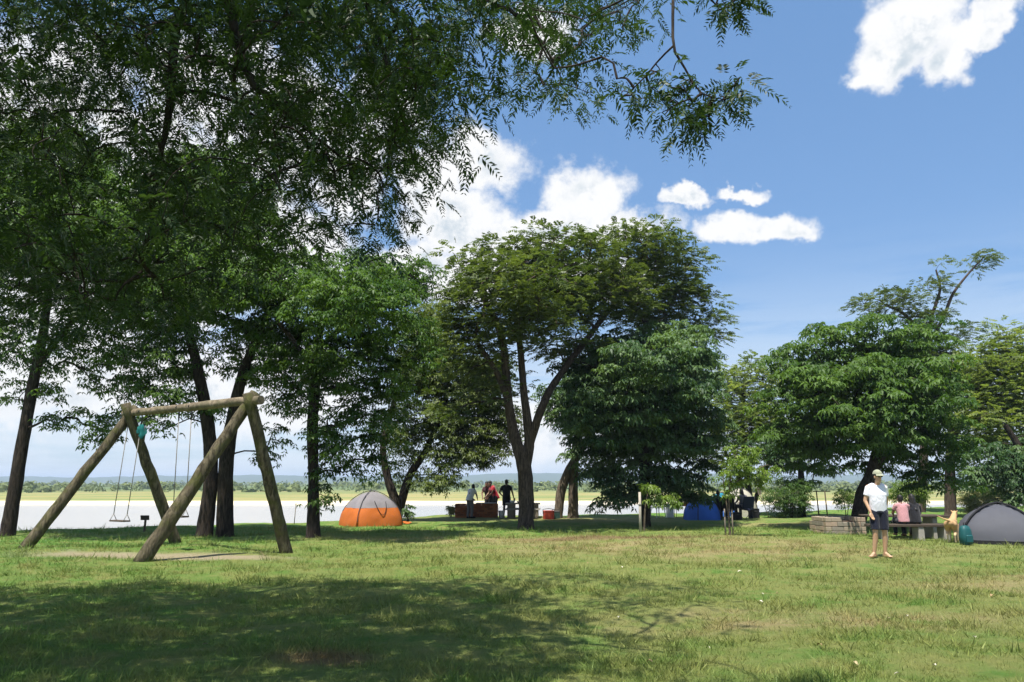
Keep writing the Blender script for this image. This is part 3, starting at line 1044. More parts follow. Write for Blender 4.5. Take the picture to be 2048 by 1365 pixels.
def overhead_tree():
    """the big tree whose boughs hang over the lawn on the left; its trunk stands beyond the left of the view"""
    rg = np.random.default_rng(77)
    root = thing('overhanging_tree', 'large feathery leaved tree whose drooping boughs hang over the near lawn', 'tree', (-7.2, 3.2, gz(-7.2, 3.2)))
    sk = Skeleton(77)
    sk.trunk([(-7.2, 3.2, -0.2), (-7.1, 3.25, 0.4), (-6.8, 3.4, 2.2), (-6.2, 3.8, 4.2)], [0.52, 0.40, 0.34, 0.30], attach_from=0.95)
    sk.trunk([(-6.2, 3.8, 4.2), (-4.6, 4.6, 6.2), (-2.4, 5.2, 7.4), (-0.6, 5.2, 7.6), (0.5, 4.8, 7.0)], [0.26, 0.18, 0.10, 0.045, 0.018], attach_from=0.3)
    sk.trunk([(-6.2, 3.8, 4.2), (-5.7, 6.0, 6.4), (-4.9, 7.8, 7.5), (-4.2, 8.8, 7.9)], [0.24, 0.17, 0.10, 0.03], attach_from=0.3)
    sk.trunk([(-6.3, 3.75, 4.0), (-7.6, 6.0, 6.0), (-8.4, 8.4, 7.0)], [0.2, 0.14, 0.06], attach_from=0.3)
    sk.trunk([(-6.2, 3.8, 4.2), (-6.6, 1.8, 6.4), (-5.4, 0.0, 7.6)], [0.2, 0.14, 0.06], attach_from=0.4)
    # limbs that hang into the view
    def hang(start, px, r):
        pts = [start] + [tuple(P(a, b, d)) for a, b, d in px]
        sk.trunk(pts, r, attach_from=0.15)
    hang((-4.0, 5.0, 6.7), [(362, -60, 6.4), (350, 60, 6.4), (338, 220, 6.5), (318, 330, 6.6), (300, 470, 6.8)], [0.075, 0.05, 0.045, 0.035, 0.02, 0.012])
    hang((-3.2, 5.1, 7.1), [(440, -40, 6.0), (470, 60, 6.0), (500, 160, 6.0), (545, 200, 6.1), (590, 240, 6.2), (700, 330, 6.4)], [0.06, 0.045, 0.04, 0.032, 0.025, 0.018, 0.01])
    hang((-1.4, 5.4, 7.6), [(720, -60, 6.3), (760, 80, 6.4), (800, 220, 6.5), (830, 330, 6.6)], [0.045, 0.03, 0.024, 0.016, 0.009])
    hang((-0.2, 5.5, 7.7), [(960, -40, 6.2), (1020, 20, 6.2), (1080, 80, 6.2), (1120, 150, 6.3)], [0.04, 0.026, 0.02, 0.014, 0.008])
    hang((0.4, 4.85, 7.05), [(1338, -160, 4.6), (1345, 0, 4.4), (1347, 92, 4.3), (1366, 130, 4.3), (1400, 185, 4.3), (1450, 200, 4.3)], [0.018, 0.012, 0.010, 0.009, 0.007, 0.005, 0.003])
    hang(tuple(P(1347, 92, 4.3)), [(1318, 120, 4.3), (1285, 160, 4.35), (1240, 200, 4.4)], [0.007, 0.006, 0.005, 0.003])

    # clumps: candidates through the crown's volume, kept where the crown hangs
    dense = [(-400, -400), (980, -400), (960, 40), (900, 150), (870, 260), (800, 330), (760, 400), (650, 440), (560, 420), (500, 300), (470, 190),
             (420, 150), (400, 260), (420, 420), (430, 560), (330, 640), (200, 620), (60, 560), (-400, 560)]
    fringe = [(-400, -400), (1420, -400), (1400, 60), (1330, 60), (1250, 110), (1210, 220), (1170, 215), (1080, 170), (1010, 180), (960, 240), (905, 260),
              (930, 300), (880, 340), (850, 330), (830, 430), (800, 500), (700, 520), (560, 520), (470, 560), (400, 660), (200, 690), (-400, 640)]
    twig = [(1210, 120), (1260, 160), (1300, 140), (1360, 140), (1420, 190), (1480, 150), (1495, 190), (1450, 235), (1400, 255), (1340, 265), (1300, 200), (1230, 215)]
    twig2 = [(1430, -60), (1500, -60), (1512, 30), (1470, 45), (1430, 20)]
    n = 26000
    p = np.stack([rg.uniform(-9.5, 2.8, n), rg.uniform(3.6, 11.0, n), rg.uniform(2.7, 8.6, n)], -1)
    px, py = project(p)
    seen = (px > -60) & (px < 2100) & (py > -40) & (py < 1400)
    # the crown's own volume
    cx = (p[:, 0] + 3.3) / 6.4
    cy = (p[:, 1] - 6.4) / 5.0
    vol = cx ** 2 + cy ** 2 + ((p[:, 2] - 5.6) / 3.2) ** 2 < 1.0
    inD = in_poly(px, py, dense)
    inF = in_poly(px, py, fringe)
    thin = 0.25 + 0.75 * (np.sin(px * 0.021) * np.sin(py * 0.027 + px * 0.01) * 0.5 + 0.5)
    keep = seen & (p[:, 1] > 4.4) & (p[:, 0] < 1.9) & ((inD & (rg.random(n) < np.where(px < 430, 0.22 * thin + 0.05, 0.38 * thin + 0.08))) | (inF & ~inD & (rg.random(n) < 0.13))) & (p[:, 1] < 9.6)
    A = p[keep]
    # above and beside the view
    up = (~seen) & vol & (p[:, 2] > 5.0) & (p[:, 0] < -0.9 + rg.normal(0, 0.5, n))
    B = p[up]
    bx, by = project(B)
    B = B[((by < -170) | (bx < -150)) & (rg.random(len(B)) < 0.085)]
    n2 = 900
    p2 = np.stack([rg.uniform(-10.5, 0.0, n2), rg.uniform(-1.0, 11.3, n2), rg.uniform(6.2, 9.4, n2)], -1)
    q = ((p2[:, 0] + 5.2) / 5.0) ** 2 + ((p2[:, 1] - 5.7) / 5.6) ** 2
    p2 = p2[(q < 1) & (p2[:, 2] < 9.4 - 2.4 * q)]
    qx, qy = project(np.where(p2[:, 1:2] > 0.5, p2, p2 + [0, 50, 0]))
    up2 = (p2[:, 1] < 0.5) | (qy < -170) | (qx < -150)
    B = np.concatenate([B, p2[up2]])

    def twig_pts(poly, d, num):
        xs = [a for a, b in poly]
        ys = [b for a, b in poly]
        x = rg.uniform(min(xs), max(xs), num)
        y = rg.uniform(min(ys), max(ys), num)
        ok = in_poly(x, y, poly)
        return np.array([tuple(P(a, b, d + rg.normal(0, 0.12))) for a, b in zip(x[ok], y[ok])])
    Tw = np.concatenate([twig_pts(twig, 4.35, 90), twig_pts(twig2, 4.5, 26)])
    allc = np.concatenate([A, Tw, B])
    # small rosette of leaves around; join to the boughs
    sk.grow(allc, sag=0.10)
    # leaves: visible clumps carry real feather leaves, the high ones a coarser kind
    def clump_fronds(C, per, length, ll, lw, pairs, spread):
        m = len(C) * per
        ci = np.repeat(np.arange(len(C)), per)
        off = rg.normal(0, spread, (m, 3)) * np.array([1, 1, 0.8])
        R = unit(rg.normal(0, 1, (m, 3)) * np.array([1, 1, 0.45]))
        R[:, 2] -= 0.35
        V = fronds(C[ci] + off, R, pairs, length, ll, lw, rg, 0.45)
        t = np.repeat(np.clip(rg.normal(0.45, 0.2, len(C)), 0, 1)[ci], pairs * 2) + rg.normal(0, 0.13, m * pairs * 2)
        return V, np.clip(t, 0, 1)
    VA, tA = clump_fronds(A, 9, 0.20, 0.052, 0.017, 8, 0.16)
    VT, tT = clump_fronds(Tw, 3, 0.15, 0.042, 0.012, 8, 0.05)
    VB, tB = clump_fronds(B, 5, 0.34, 0.15, 0.055, 4, 0.30)
    V = np.concatenate([VA, VT, VB])
    t = np.concatenate([tA, tT, tB])
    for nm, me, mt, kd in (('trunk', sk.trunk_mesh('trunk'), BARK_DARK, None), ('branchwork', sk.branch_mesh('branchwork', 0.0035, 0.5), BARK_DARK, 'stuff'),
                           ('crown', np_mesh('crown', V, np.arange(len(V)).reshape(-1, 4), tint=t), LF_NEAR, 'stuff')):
        o = link(nm, me, mt, root)
        o.location = -root.location
        if kd:
            o['kind'] = kd
    return len(A), len(B), len(V) // 4


OH = overhead_tree()
# ------------------------------------------------------------------ log swing
LOG = bark_mat('log_wood', (0.038, 0.032, 0.020), (0.165, 0.138, 0.090), (6, 6, 1.6), (0.075, 0.082, 0.022), 0.9)
LOG_BEAM = bark_mat('beam_wood', (0.10, 0.08, 0.055), (0.28, 0.225, 0.16), (3, 3, 3), (0.13, 0.12, 0.07), 0.6)
LOG_END = bark_mat('log_end', (0.035, 0.028, 0.020), (0.11, 0.085, 0.06), (5, 5, 5))
ROPE = plain('rope', (0.22, 0.21, 0.19), 0.9, 0.1)
STEEL = plain('dark_steel', (0.05, 0.05, 0.05), 0.5, 0.5, metal=0.6)
PLANK = plain('weathered_plank', (0.17, 0.145, 0.115), 0.85, 0.2, 0.35, 9.0, 0.4)
PLANK_DARK = plain('dark_plank', (0.075, 0.058, 0.045), 0.85, 0.2, 0.35, 9.0, 0.4)

SW = {}


def log_swing():
    fl = [ground_pt(50, 1100), ground_pt(352, 1086)]       # feet of the far frame
    fr = [ground_pt(284, 1121), ground_pt(573, 1104)]      # feet of the near frame
    ml, mr = (fl[0] + fl[1]) / 2, (fr[0] + fr[1]) / 2
    top = 3.18
    A = Vector((ml.x + 0.28, ml.y, top))
    B = Vector((mr.x + 0.42, mr.y, top + 0.05))
    ax = (B - A).normalized()
    root = thing('log_swing_frame', 'swing frame of mossy round logs, two crossed leg pairs and a top beam', 'swing frame', ((ml + mr) / 2))
    off = -root.location

    def log(nm, a, b, r0, r1, mt, over, seed, sides=14):
        d = (b - a).normalized()
        a2 = a - d * 0.15
        b2 = b + d * over
        n = 16
        rg = np.random.default_rng(seed)
        pts = [a2.lerp(b2, i / (n - 1)) + Vector(rg.normal(0, 0.006, 3)) for i in range(n)]
        rr = [r0 + (r1 - r0) * i / (n - 1) + rg.normal(0, 0.004) for i in range(n)]
        m = MB().tube(pts, rr, sides, jit=0.03, seed=seed)
        o = m.build(nm, mt, root)
        o.location = off
        return o
    side = Vector((-ax.y, ax.x, 0))
    k = 0.11
    log('leg', fl[0], A - Vector((0, 0, .17)) - ax * k, 0.135, 0.115, LOG, 0.40, 1)
    log('leg', fl[1], A - Vector((0, 0, .17)) + ax * k, 0.135, 0.115, LOG, 0.42, 2)
    log('leg', fr[0], B - Vector((0, 0, .17)) - ax * k, 0.150, 0.12, LOG, 0.40, 3)
    log('leg', fr[1], B - Vector((0, 0, .17)) + ax * k, 0.140, 0.115, LOG, 0.34, 4)
    log('top_beam', A - ax * 0.05, B + ax * 0.05, 0.088, 0.098, LOG_BEAM, 0.34, 5)
    # bolts through the crossings and straps round the beam
    for q in (A, B):
        m = MB()
        m.tube([q - ax * 0.30 + Vector((0, 0, -.17)), q + ax * 0.30 + Vector((0, 0, -.17))], [0.014, 0.014], 8)
        m.tube([q - ax * 0.30 + Vector((0, 0, -.17)), q - ax * 0.27 + Vector((0, 0, -.17))], [0.034, 0.034], 8)
        m.build('bolt', STEEL, root).location = off

    def at_px(px):
        best = min((abs(project(np.array([tuple(A.lerp(B, t / 200))]))[0][0] - px), t / 200) for t in range(201))
        return best[1]

    def swing(label, ta, tb, seat_z, push, wide):
        pa, pb = A.lerp(B, ta), A.lerp(B, tb)
        cen = (pa + pb) / 2
        r = thing('rope_swing', label, 'swing', (cen.x, cen.y, 0))
        o2 = -r.location
        sa = pa + side * push
        sb = pb + side * push
        sa.z = sb.z = seat_z
        mid = (sa + sb) / 2
        seat = MB()
        ang = math.atan2(ax.y, ax.x)
        seat.box((mid.x, mid.y, seat_z), (wide, 0.19, 0.035), (0, 0, ang), 0.008)
        seat.build('seat', PLANK_DARK, r).location = o2
        for p, s, sg in ((pa, sa, -1), (pb, sb, 1)):
            knot = s + Vector((0, 0, 0.16))
            m = MB()
            topp = p - Vector((0, 0, 0.30))
            m.tube([topp, topp.lerp(knot, .5), knot], [0.011] * 3, 6)
            for e in (-1, 1):
                m.tube([knot, s + side * (0.085 * e) + Vector((0, 0, 0.0))], [0.009, 0.009], 6)
            m.build('rope', ROPE, r).location = o2
            m = MB()
            m.tube([p + Vector((0, 0, 0.10)) + side * 0.0, p + side * 0.105, p - Vector((0, 0, .09)), topp], [0.017] * 4, 6)
            m.tube([p + Vector((0, 0, 0.10)), p - side * 0.105, p - Vector((0, 0, .09))], [0.017] * 3, 6)
            m.build('hanger_strap', STEEL, r).location = o2
        return pa, pb, sa, sb
    q1 = swing('rope swing with a plank seat and teal cloth tied to one rope', at_px(258), at_px(285), 0.60, -0.14, 0.58)
    q2 = swing('rope swing with a plank seat half hidden by the thick near log', at_px(360), at_px(384), 0.74, 0.05, 0.48)
    # teal cloth tied high on a rope
    pb, sb = q1[1], q1[3]
    c = (pb - Vector((0, 0, .3))).lerp(sb + Vector((0, 0, .16)), 0.05)
    m = MB()
    rg = random.Random(4)
    n, kk = 7, 9
    for layer in range(2):
        vs, fs = [], []
        for i in range(n):
            for j in range(kk):
                u, v = i / (n - 1), j / (kk - 1)
                a = v * 2 * math.pi
                rad = 0.02 + 0.06 * math.sin(u * 2.2) * (1 + 0.6 * math.sin(3 * a + layer)) + rg.uniform(-.02, .02)
                vs.append(c + Vector((math.cos(a) * rad + (0.05 if layer else -0.02), math.sin(a) * rad * 0.6, 0.1 - u * (0.22 + 0.14 * layer * abs(math.sin(a))))))
        for i in range(n - 1):
            for j in range(kk - 1):
                fs.append((i * kk + j, i * kk + j + 1, (i + 1) * kk + j + 1, (i + 1) * kk + j))
        m.add(vs, fs, True)
    teal = thing('tied_cloth', 'crumpled teal cloth knotted on a swing rope', 'cloth', (c.x, c.y, c.z))
    m.build('cloth', plain('teal_cloth', (0.012, 0.13, 0.13), 0.85, 0.2), teal).location = -teal.location
    s = MB().tube([c + Vector((.09, 0, .1)), c + Vector((.11, .01, -.1)), c + Vector((.10, 0, -.36))], [0.02, 0.016, 0.022], 6)
    s.build('dangling_strap', STEEL, teal).location = -teal.location


log_swing()


# small sign on a post, stake
def small_things():
    p = ground_pt(289, 1062)
    r = thing('sign_post', 'small dark blank sign board on a short post by the water', 'sign', p)
    MB().box((0, 0, 0.16), (0.055, 0.055, 0.5), bev=0.006).build('post', PLANK_DARK, r)
    b = MB()
    b.box((0, -0.05, 0.43), (0.27, 0.03, 0.15), (0.25, 0, 0), 0.006)
    b.build('board', PLANK_DARK, r)
    p = ground_pt(588, 1047)
    r = thing('stake', 'thin tilted stake at the edge of the bank', 'stake', p)
    MB().tube([(0, 0, -0.1), (0.02, 0, .3), (0.035, 0, .72)], [0.016, 0.015, 0.012], 7).build('rod', PLANK, r)
    MB().tube([(0.035, 0, .70), (0.037, 0, .76)], [0.019, 0.016], 7).build('cap', STEEL, r)


small_things()


# ------------------------------------------------------------------ tents
def dome_tent(root, w, dp, h, bands, mats, pole_mat, sq=3.2, seed=0, poles=True, arch=1.0, segs=48, rings=18):
    """cross pole dome: rounded square plan that closes towards the top; bands = list of t limits per fabric"""
    rg = np.random.default_rng(seed)

    def pt(a, t):
        e = sq + (2.0 - sq) * t ** 2
        c, s = math.cos(a), math.sin(a)
        rad = (abs(c) ** e + abs(s) ** e) ** (-1 / e)
        sh = math.cos(t * math.pi / 2) ** (0.92 * arch)
        z = h * math.sin(t * math.pi / 2) ** 0.95
        diag = abs(math.sin(2 * a))
        sag = 1 - 0.055 * (1 - diag) * math.sin(t * math.pi)
        return Vector((c * rad * sh * w / 2 * sag, s * rad * sh * dp / 2 * sag, z))
    lo = 0.0
    fabrics = []
    for bi, (nm, hi) in enumerate(bands):
        ts = np.linspace(lo, hi, max(4, int(rings * (hi - lo)) + 2))
        vs, fs = [], []
        for t in ts:
            for j in range(segs):
                a = 2 * math.pi * (j + 0.5) / segs
                p = pt(a, min(t, 0.985))
                p += Vector(rg.normal(0, 0.007, 3)) * (0.3 if t == lo else 1)
                vs.append(p)
        for i in range(len(ts) - 1):
            for j in range(segs):
                j2 = (j + 1) % segs
                fs.append((i * segs + j, i * segs + j2, (i + 1) * segs + j2, (i + 1) * segs + j))
        if hi >= 1.0:
            vs.append(Vector((0, 0, h)))
            o = (len(ts) - 1) * segs
            for j in range(segs):
                fs.append((o + j, o + (j + 1) % segs, len(vs) - 1))
        m = MB().add(vs, fs, True)
        fabrics.append(m.build(nm, mats[bi], root))
        lo = hi
    if poles:
        for k in range(2):
            path = []
            for i in range(25):
                u = i / 24
                t = 1 - abs(2 * u - 1)
                a = math.pi / 4 + k * math.pi / 2 + (math.pi if u > 0.5 else 0)
                q = pt(a, t)
                path.append(q * 1.02 + Vector((0, 0, 0.02)))
            MB().tube(path, [0.014] * len(path), 6).build('pole', pole_mat, root)
    return pt, fabrics


DARK = plain('dark_fabric', (0.016, 0.016, 0.018), 0.85, 0.2)
TENT_ORANGE = plain('tent_orange', (0.60, 0.165, 0.034), 0.75, 0.25, 0.12, 4.0, 0.0, trans=0.3)
TENT_GREY = plain('tent_grey_mesh', (0.27, 0.255, 0.27), 0.8, 0.2, 0.22, 5.0, trans=0.3)
TENT_BLUE = plain('tent_blue', (0.075, 0.22, 0.75), 0.7, 0.25, 0.15, 4.0, trans=0.3)
TENT_TEAL = plain('tent_teal', (0.03, 0.24, 0.36), 0.7, 0.25, 0.2, 4.0, trans=0.3)
TENT_SLATE = plain('tent_slate', (0.085, 0.088, 0.105), 0.7, 0.3, 0.12, 3.0, trans=0.2)
TENT_BEIGE = plain('tent_beige', (0.48, 0.46, 0.38), 0.75, 0.2, 0.12, 4.0, trans=0.25)
POLE_M = plain('tent_pole', (0.03, 0.03, 0.032), 0.4, 0.5)
TEALBAG = plain('teal_plastic', (0.008, 0.075, 0.08), 0.55, 0.35, 0.2)
WHITE = plain('white_plastic', (0.78, 0.78, 0.76), 0.45, 0.4, 0.06)
RED = plain('red_plastic', (0.42, 0.055, 0.025), 0.5, 0.4, 0.15)
STRAP = plain('pale_strap', (0.55, 0.68, 0.70), 0.7, 0.3, 0.1)


def tents():
    # orange and grey
    p = ground_pt(738, 1040)
    p = Vector((P(742, 1040, 27.3).x, 27.3, gz(P(742, 1040, 27.3).x, 27.3)))
    r = thing('dome_tent', 'dome tent with an orange skirt and grey mesh top under the trees', 'tent', p, math.radians(36))
    pt, fab = dome_tent(r, 2.05, 1.75, 1.18, [('skirt_wall', 0.34), ('mesh_top', 1.0)], [TENT_ORANGE, TENT_GREY], POLE_M, seed=3, arch=1.3, sq=4.0)
    # half opened door with its curved zip
    path = []
    for i in range(15):
        u = i / 14
        a = -math.pi / 2 + 0.05 - 0.6 * (u - 0.5)
        t = 0.48 - 0.30 * math.sin(u * math.pi) + 0.02 * u
        q = pt(a, t)
        path.append(q + Vector((0, -0.03, 0.01)))
    MB().tube(path, [0.011] * len(path), 6).build('door_zip', DARK, fab[1])
    # rolled flap at the front corner, guy flap on the ground
    c = pt(-3 * math.pi / 4, 0.0)
    c2 = pt(-3 * math.pi / 4, 0.36)
    MB().tube([c * 1.03 + Vector((0, 0, .02)), c.lerp(c2, .5) * 1.05, c2 * 1.03], [0.035, 0.03, 0.012], 7).build('corner_sleeve', TENT_ORANGE, r)
    c = pt(0.15, 0.0)
    fl = MB()
    vs, fs = [], []
    for i in range(6):
        for j in range(4):
            u, v = i / 5, j / 3
            vs.append((c.x - 0.1 + u * 0.62, c.y - 0.25 + v * 0.4 - u * 0.1, 0.03 + 0.09 * (1 - u) + 0.05 * math.sin(u * 7 + v * 4)))
    for i in range(5):
        for j in range(3):
            fs.append((i * 4 + j, (i + 1) * 4 + j, (i + 1) * 4 + j + 1, i * 4 + j + 1))
    fl.add(vs, fs, True)
    fl.build('ground_flap', TENT_ORANGE, r)

    # grey tent by the right edge
    d = 19.3
    c = P(2000, 1060, d)
    r = thing('dome_tent', 'plain slate grey dome tent with black pole sleeves beside the dog', 'tent', (c.x, d, gz(c.x, d)), math.radians(-29))
    pt, fab = dome_tent(r, 2.1, 1.8, 0.97, [('ground_skirt', 0.07), ('canopy', 1.0)], [DARK, TENT_SLATE], POLE_M, seed=5, poles=False, arch=1.3)
    for k in range(2):
        path = []
        for i in range(25):
            u = i / 24
            t = 1 - abs(2 * u - 1)
            a = math.pi / 4 + k * math.pi / 2 + (math.pi if u > 0.5 else 0)
            path.append(pt(a, t) * 1.025 + Vector((0, 0, 0.02)))
        MB().tube(path, [0.026] * 25, 6).build('pole_sleeve', DARK, r)
    q0, q1 = pt(-3 * math.pi / 4, 0.02), pt(-3 * math.pi / 4, 0.26)
    MB().tube([q0 * 1.10 + Vector((0, 0, .01)), q1 * 1.06], [0.02, 0.02], 6).build('guy_strap', STRAP, r)

    # blue tent and its neighbours in the camp
    d = 31.6
    c = P(1404, 1033, d)
    r = thing('dome_tent', 'small bright blue dome tent in the camp under the trees', 'tent', (c.x, d, gz(c.x, d)), math.radians(20))
    dome_tent(r, 1.45, 1.4, 0.92, [('skirt_wall', 0.12), ('canopy', 1.0)], [TENT_BLUE, TENT_BLUE], POLE_M, sq=2.4, seed=6)
    d = 34.0
    c = P(1447, 1033, d)
    r = thing('dome_tent', 'teal and blue dome tent behind the bright blue one', 'tent', (c.x, d, gz(c.x, d)), math.radians(40))
    dome_tent(r, 1.6, 1.5, 1.02, [('skirt_wall', 0.45), ('canopy', 1.0)], [TENT_BLUE, TENT_TEAL], POLE_M, sq=2.6, seed=7)
    d = 34.0
    c = P(1482, 1033, d)
    r = thing('dome_tent', 'beige arched tent with a dark sheet for its shaded entrance under the small tree', 'tent', (c.x, d, gz(c.x, d)), math.radians(6))
    pt, fab = dome_tent(r, 1.5, 1.5, 1.22, [('skirt_wall', 0.10), ('canopy', 1.0)], [TENT_BEIGE, TENT_BEIGE], POLE_M, sq=2.3, seed=8)
    vs = [Vector((0, -0.70, 0.3))]  # dark sheet laid on the closed canopy, standing in for shade inside
    for i in range(13):
        a = math.pi * i / 12
        x, z = -0.02 + 0.36 * math.cos(a), 0.02 + 0.9 * math.sin(a) ** 0.7
        best = min((abs(pt(-math.pi / 2 + math.atan2(x, 0.7) , t / 60).z - z), t / 60) for t in range(60))[1]
        q = pt(-math.pi / 2 + math.atan2(x, 0.7), best)
        vs.append(Vector((x, q.y - 0.03, z)))
    MB().add(vs, [(0, i, i + 1) for i in range(1, 13)], True).build('entrance_shade', DARK, r)


tents()


# ------------------------------------------------------------------ masonry, tables, camp gear
BRICK_MATS = [plain('brick_%s' % n, c, 0.9, 0.15, 0.3, 18.0, 0.4) for n, c in (('red', (0.30, 0.105, 0.05)), ('brown', (0.22, 0.085, 0.045)), ('orange', (0.36, 0.14, 0.065)))]
STONE_MATS = [plain('block_%s' % n, c, 0.95, 0.1, 0.3, 10.0, 0.5) for n, c in (('buff', (0.34, 0.275, 0.205)), ('grey', (0.26, 0.225, 0.18)), ('rose', (0.37, 0.275, 0.205)))]
MORTAR = plain('mortar', (0.20, 0.16, 0.125), 0.95, 0.1, 0.2, 20.0)
CONCRETE = plain('concrete', (0.33, 0.31, 0.28), 0.9, 0.15, 0.25, 8.0, 0.3)


def masonry(root, runs, course, length, thick, ncourse, mats, name, seed, gap=0.012, top_gap=()):
    """walls along runs ((x0,y0),(x1,y1)) laid in courses of single bricks"""
    rg = random.Random(seed)
    cache = {}
    for ri, ((x0, y0), (x1, y1)) in enumerate(runs):
        L = math.hypot(x1 - x0, y1 - y0)
        ang = math.atan2(y1 - y0, x1 - x0)
        for c in range(ncourse):
            u = 0.0
            first = length / 2 if c % 2 else length
            while u < L - 0.01:
                ln = min(first if u == 0 else length * rg.uniform(0.94, 1.06), L - u)
                if L - u - ln < 0.06:
                    ln = L - u
                mt = rg.choice(mats)
                key = (round(ln, 1), mt.name)
                if ln > 0.04 and not (c == ncourse - 1 and rg.random() < 0.06):
                    me = cache.get(key)
                    if me is None:
                        m = MB().box((0, 0, 0), (1, thick, course - gap), bev=0.008)
                        me = m.mesh(name)
                        me.materials.append(mt)
                        cache[key] = me
                    mid = u + ln / 2
                    o = link(name, me, None, root)
                    o.location = (x0 + math.cos(ang) * mid + rg.uniform(-.004, .004), y0 + math.sin(ang) * mid + rg.uniform(-.006, .006), (c + 0.5) * course)
                    o.scale = (ln - gap, 1, 1)
                    o.rotation_euler = (0, 0, ang + rg.uniform(-.012, .012))
                u += ln


def camp_gear():
    # brick barbecue
    d = 32.2
    c = P(953, 1030, d)
    r = thing('brick_barbecue', 'low red brick barbecue hearth in front of the cooks', 'barbecue', (c.x, d, gz(c.x, d) - 0.02), math.radians(2))
    w = 0.92
    masonry(r, [((-w, 0), (w, 0)), ((-w, 0.75), (w, 0.75)), ((-w + .055, .06), (-w + .055, .69)), ((w - .055, .06), (w - .055, .69)), ((-.06, .06), (-.06, .69))],
            0.082, 0.23, 0.105, 7, BRICK_MATS, 'brick', 5)
    MB().box((-.02, .375, .25), (2 * w - .24, .60, .46)).build('mortar_core', MORTAR, r)
    g = MB()
    for i in range(14):
        g.tube([(-.78 + i * .055, .08, .585), (-.78 + i * .055, .67, .585)], [.006, .006], 5)
    g.build('grill_grate', STEEL, r)
    MB().box((0.42, 0.375, 0.60), (0.9, 0.7, 0.03), bev=0.006).build('hearth_slab', CONCRETE, r)

    # concrete picnic table right of the cooks
    d = 32.8
    c = P(1046, 1030, d)
    r = thing('picnic_table', 'grey picnic table laden with food behind the forked tree trunk', 'picnic table', (c.x, d, gz(c.x, d)), math.radians(-3))
    MB().box((0, 0, .60), (1.5, .7, .06), bev=.01).build('table_top', CONCRETE, r)
    for x in (-.5, .5):
        MB().box((x, 0, .285), (.34, .5, .57), bev=.01).build('leg', STONE_MATS[1], r)
    for y in (-.62, .62):
        b = MB().box((0, y, .37), (1.5, .26, .05), bev=.008).build('bench_seat', CONCRETE, r)
        for x in (-.5, .5):
            MB().box((x, y, .1725), (.2, .2, .345), bev=.008).build('bench_leg', STONE_MATS[1], r)

    def bowl(label, px, dx, rad, hh, mt, name='bowl', cat='bowl'):
        cc = Vector((c.x + dx, d + rnd.uniform(-.15, .15), gz(c.x, d) + .632))
        rr = thing(name, label, cat, cc)
        prof = [(rad * .55, 0), (rad * .95, hh * .6), (rad, hh), (rad * .9, hh), (rad * .5, hh * .25)]
        vs, fs = [], []
        for pr, z in prof:
            for j in range(14):
                a = j * 2 * math.pi / 14
                vs.append((math.cos(a) * pr, math.sin(a) * pr, z))
        for i in range(len(prof) - 1):
            for j in range(14):
                j2 = (j + 1) % 14
                fs.append((i * 14 + j, i * 14 + j2, (i + 1) * 14 + j2, (i + 1) * 14 + j))
        fs.append(tuple(range(13, -1, -1)))
        fs.append(tuple(56 + j for j in range(14)))
        MB().add(vs, fs, True).build('shell', mt, rr)
    bowl('white bowl on the grey picnic table', 0, -.45, .12, .09, WHITE)
    bowl('small red bowl on the grey picnic table', 0, .1, .09, .08, RED)
    bowl('dark pan on the grey picnic table', 0, -.15, .13, .06, STEEL, 'pan', 'pan')

    # red cool box beside a dark one
    def cooler(label, px, d, w_, dp, h_, body, lid, rz):
        c = P(px, 1030, d)
        rr = thing('cool_box', label, 'cool box', (c.x, d, gz(c.x, d)), rz)
        MB().box((0, 0, h_ * .41), (w_, dp, h_ * .82), bev=.02).build('body', body, rr)
        MB().box((0, 0, h_ * .91), (w_ * 1.04, dp * 1.04, h_ * .17), bev=.02).build('lid', lid, rr)
        hd = MB().tube([(-w_ * .53, 0, h_ * .6), (-w_ * .56, 0, h_ * 1.1), (0, 0, h_ * 1.22), (w_ * .56, 0, h_ * 1.1), (w_ * .53, 0, h_ * .6)], [.012] * 5, 6)
        hd.build('handle', STEEL, rr)
    cooler('red cool box at the foot of the slanting stems', 1097, 31.0, .42, .34, .36, RED, RED, .1)
    cooler('dark green cool box beside the red one', 1112, 31.3, .30, .34, .33, plain('bottle_green', (.02, .05, .04), .5, .4), plain('lid_black', (.02, .02, .02), .5, .4), .05)
    cooler('tall white cool box in front of the river by the camp', 1340, 32.6, .30, .34, .58, WHITE, WHITE, -.1)

    # white bucket by the cooks
    c = P(1003, 1030, 32.4)
    r = thing('bucket', 'white bucket on the ground between the barbecue and picnic table', 'bucket', (c.x, 32.4, gz(c.x, 32.4)))
    MB().tube([(0, 0, 0), (0, 0, .3)], [.11, .14], 16).build('pail', WHITE, r)
    MB().tube([(-.14, 0, .3), (-.1, 0, .42), (0, 0, .46), (.1, 0, .42), (.14, 0, .3)], [.006] * 5, 5).build('handle', STEEL, r)

    # white plastic chair
    def plastic_chair(label, px, d, rz, mt, name='plastic_chair'):
        c = P(px, 1033, d)
        rr = thing(name, label, 'chair', (c.x, d, gz(c.x, d)), rz)
        MB().box((0, 0, .43), (.44, .44, .03), bev=.01).build('seat', mt, rr)
        for sx in (-1, 1):
            for sy in (-1, 1):
                MB().tube([(sx * .19, sy * .19, .42), (sx * .23, sy * .23, 0)], [.022, .018], 6).build('leg', mt, rr)
            MB().tube([(sx * .22, -.2, .42), (sx * .25, -.2, .63), (sx * .25, .18, .66)], [.016] * 3, 6).build('armrest', mt, rr)
        b = MB()
        for i in range(5):
            b.box((-.17 + i * .085, .225 + .02, .64), (.05, .02, .40), (-.15, 0, 0))
        b.box((0, .275, .84), (.44, .025, .07), (-.15, 0, 0), .01)
        b.build('backrest', mt, rr)
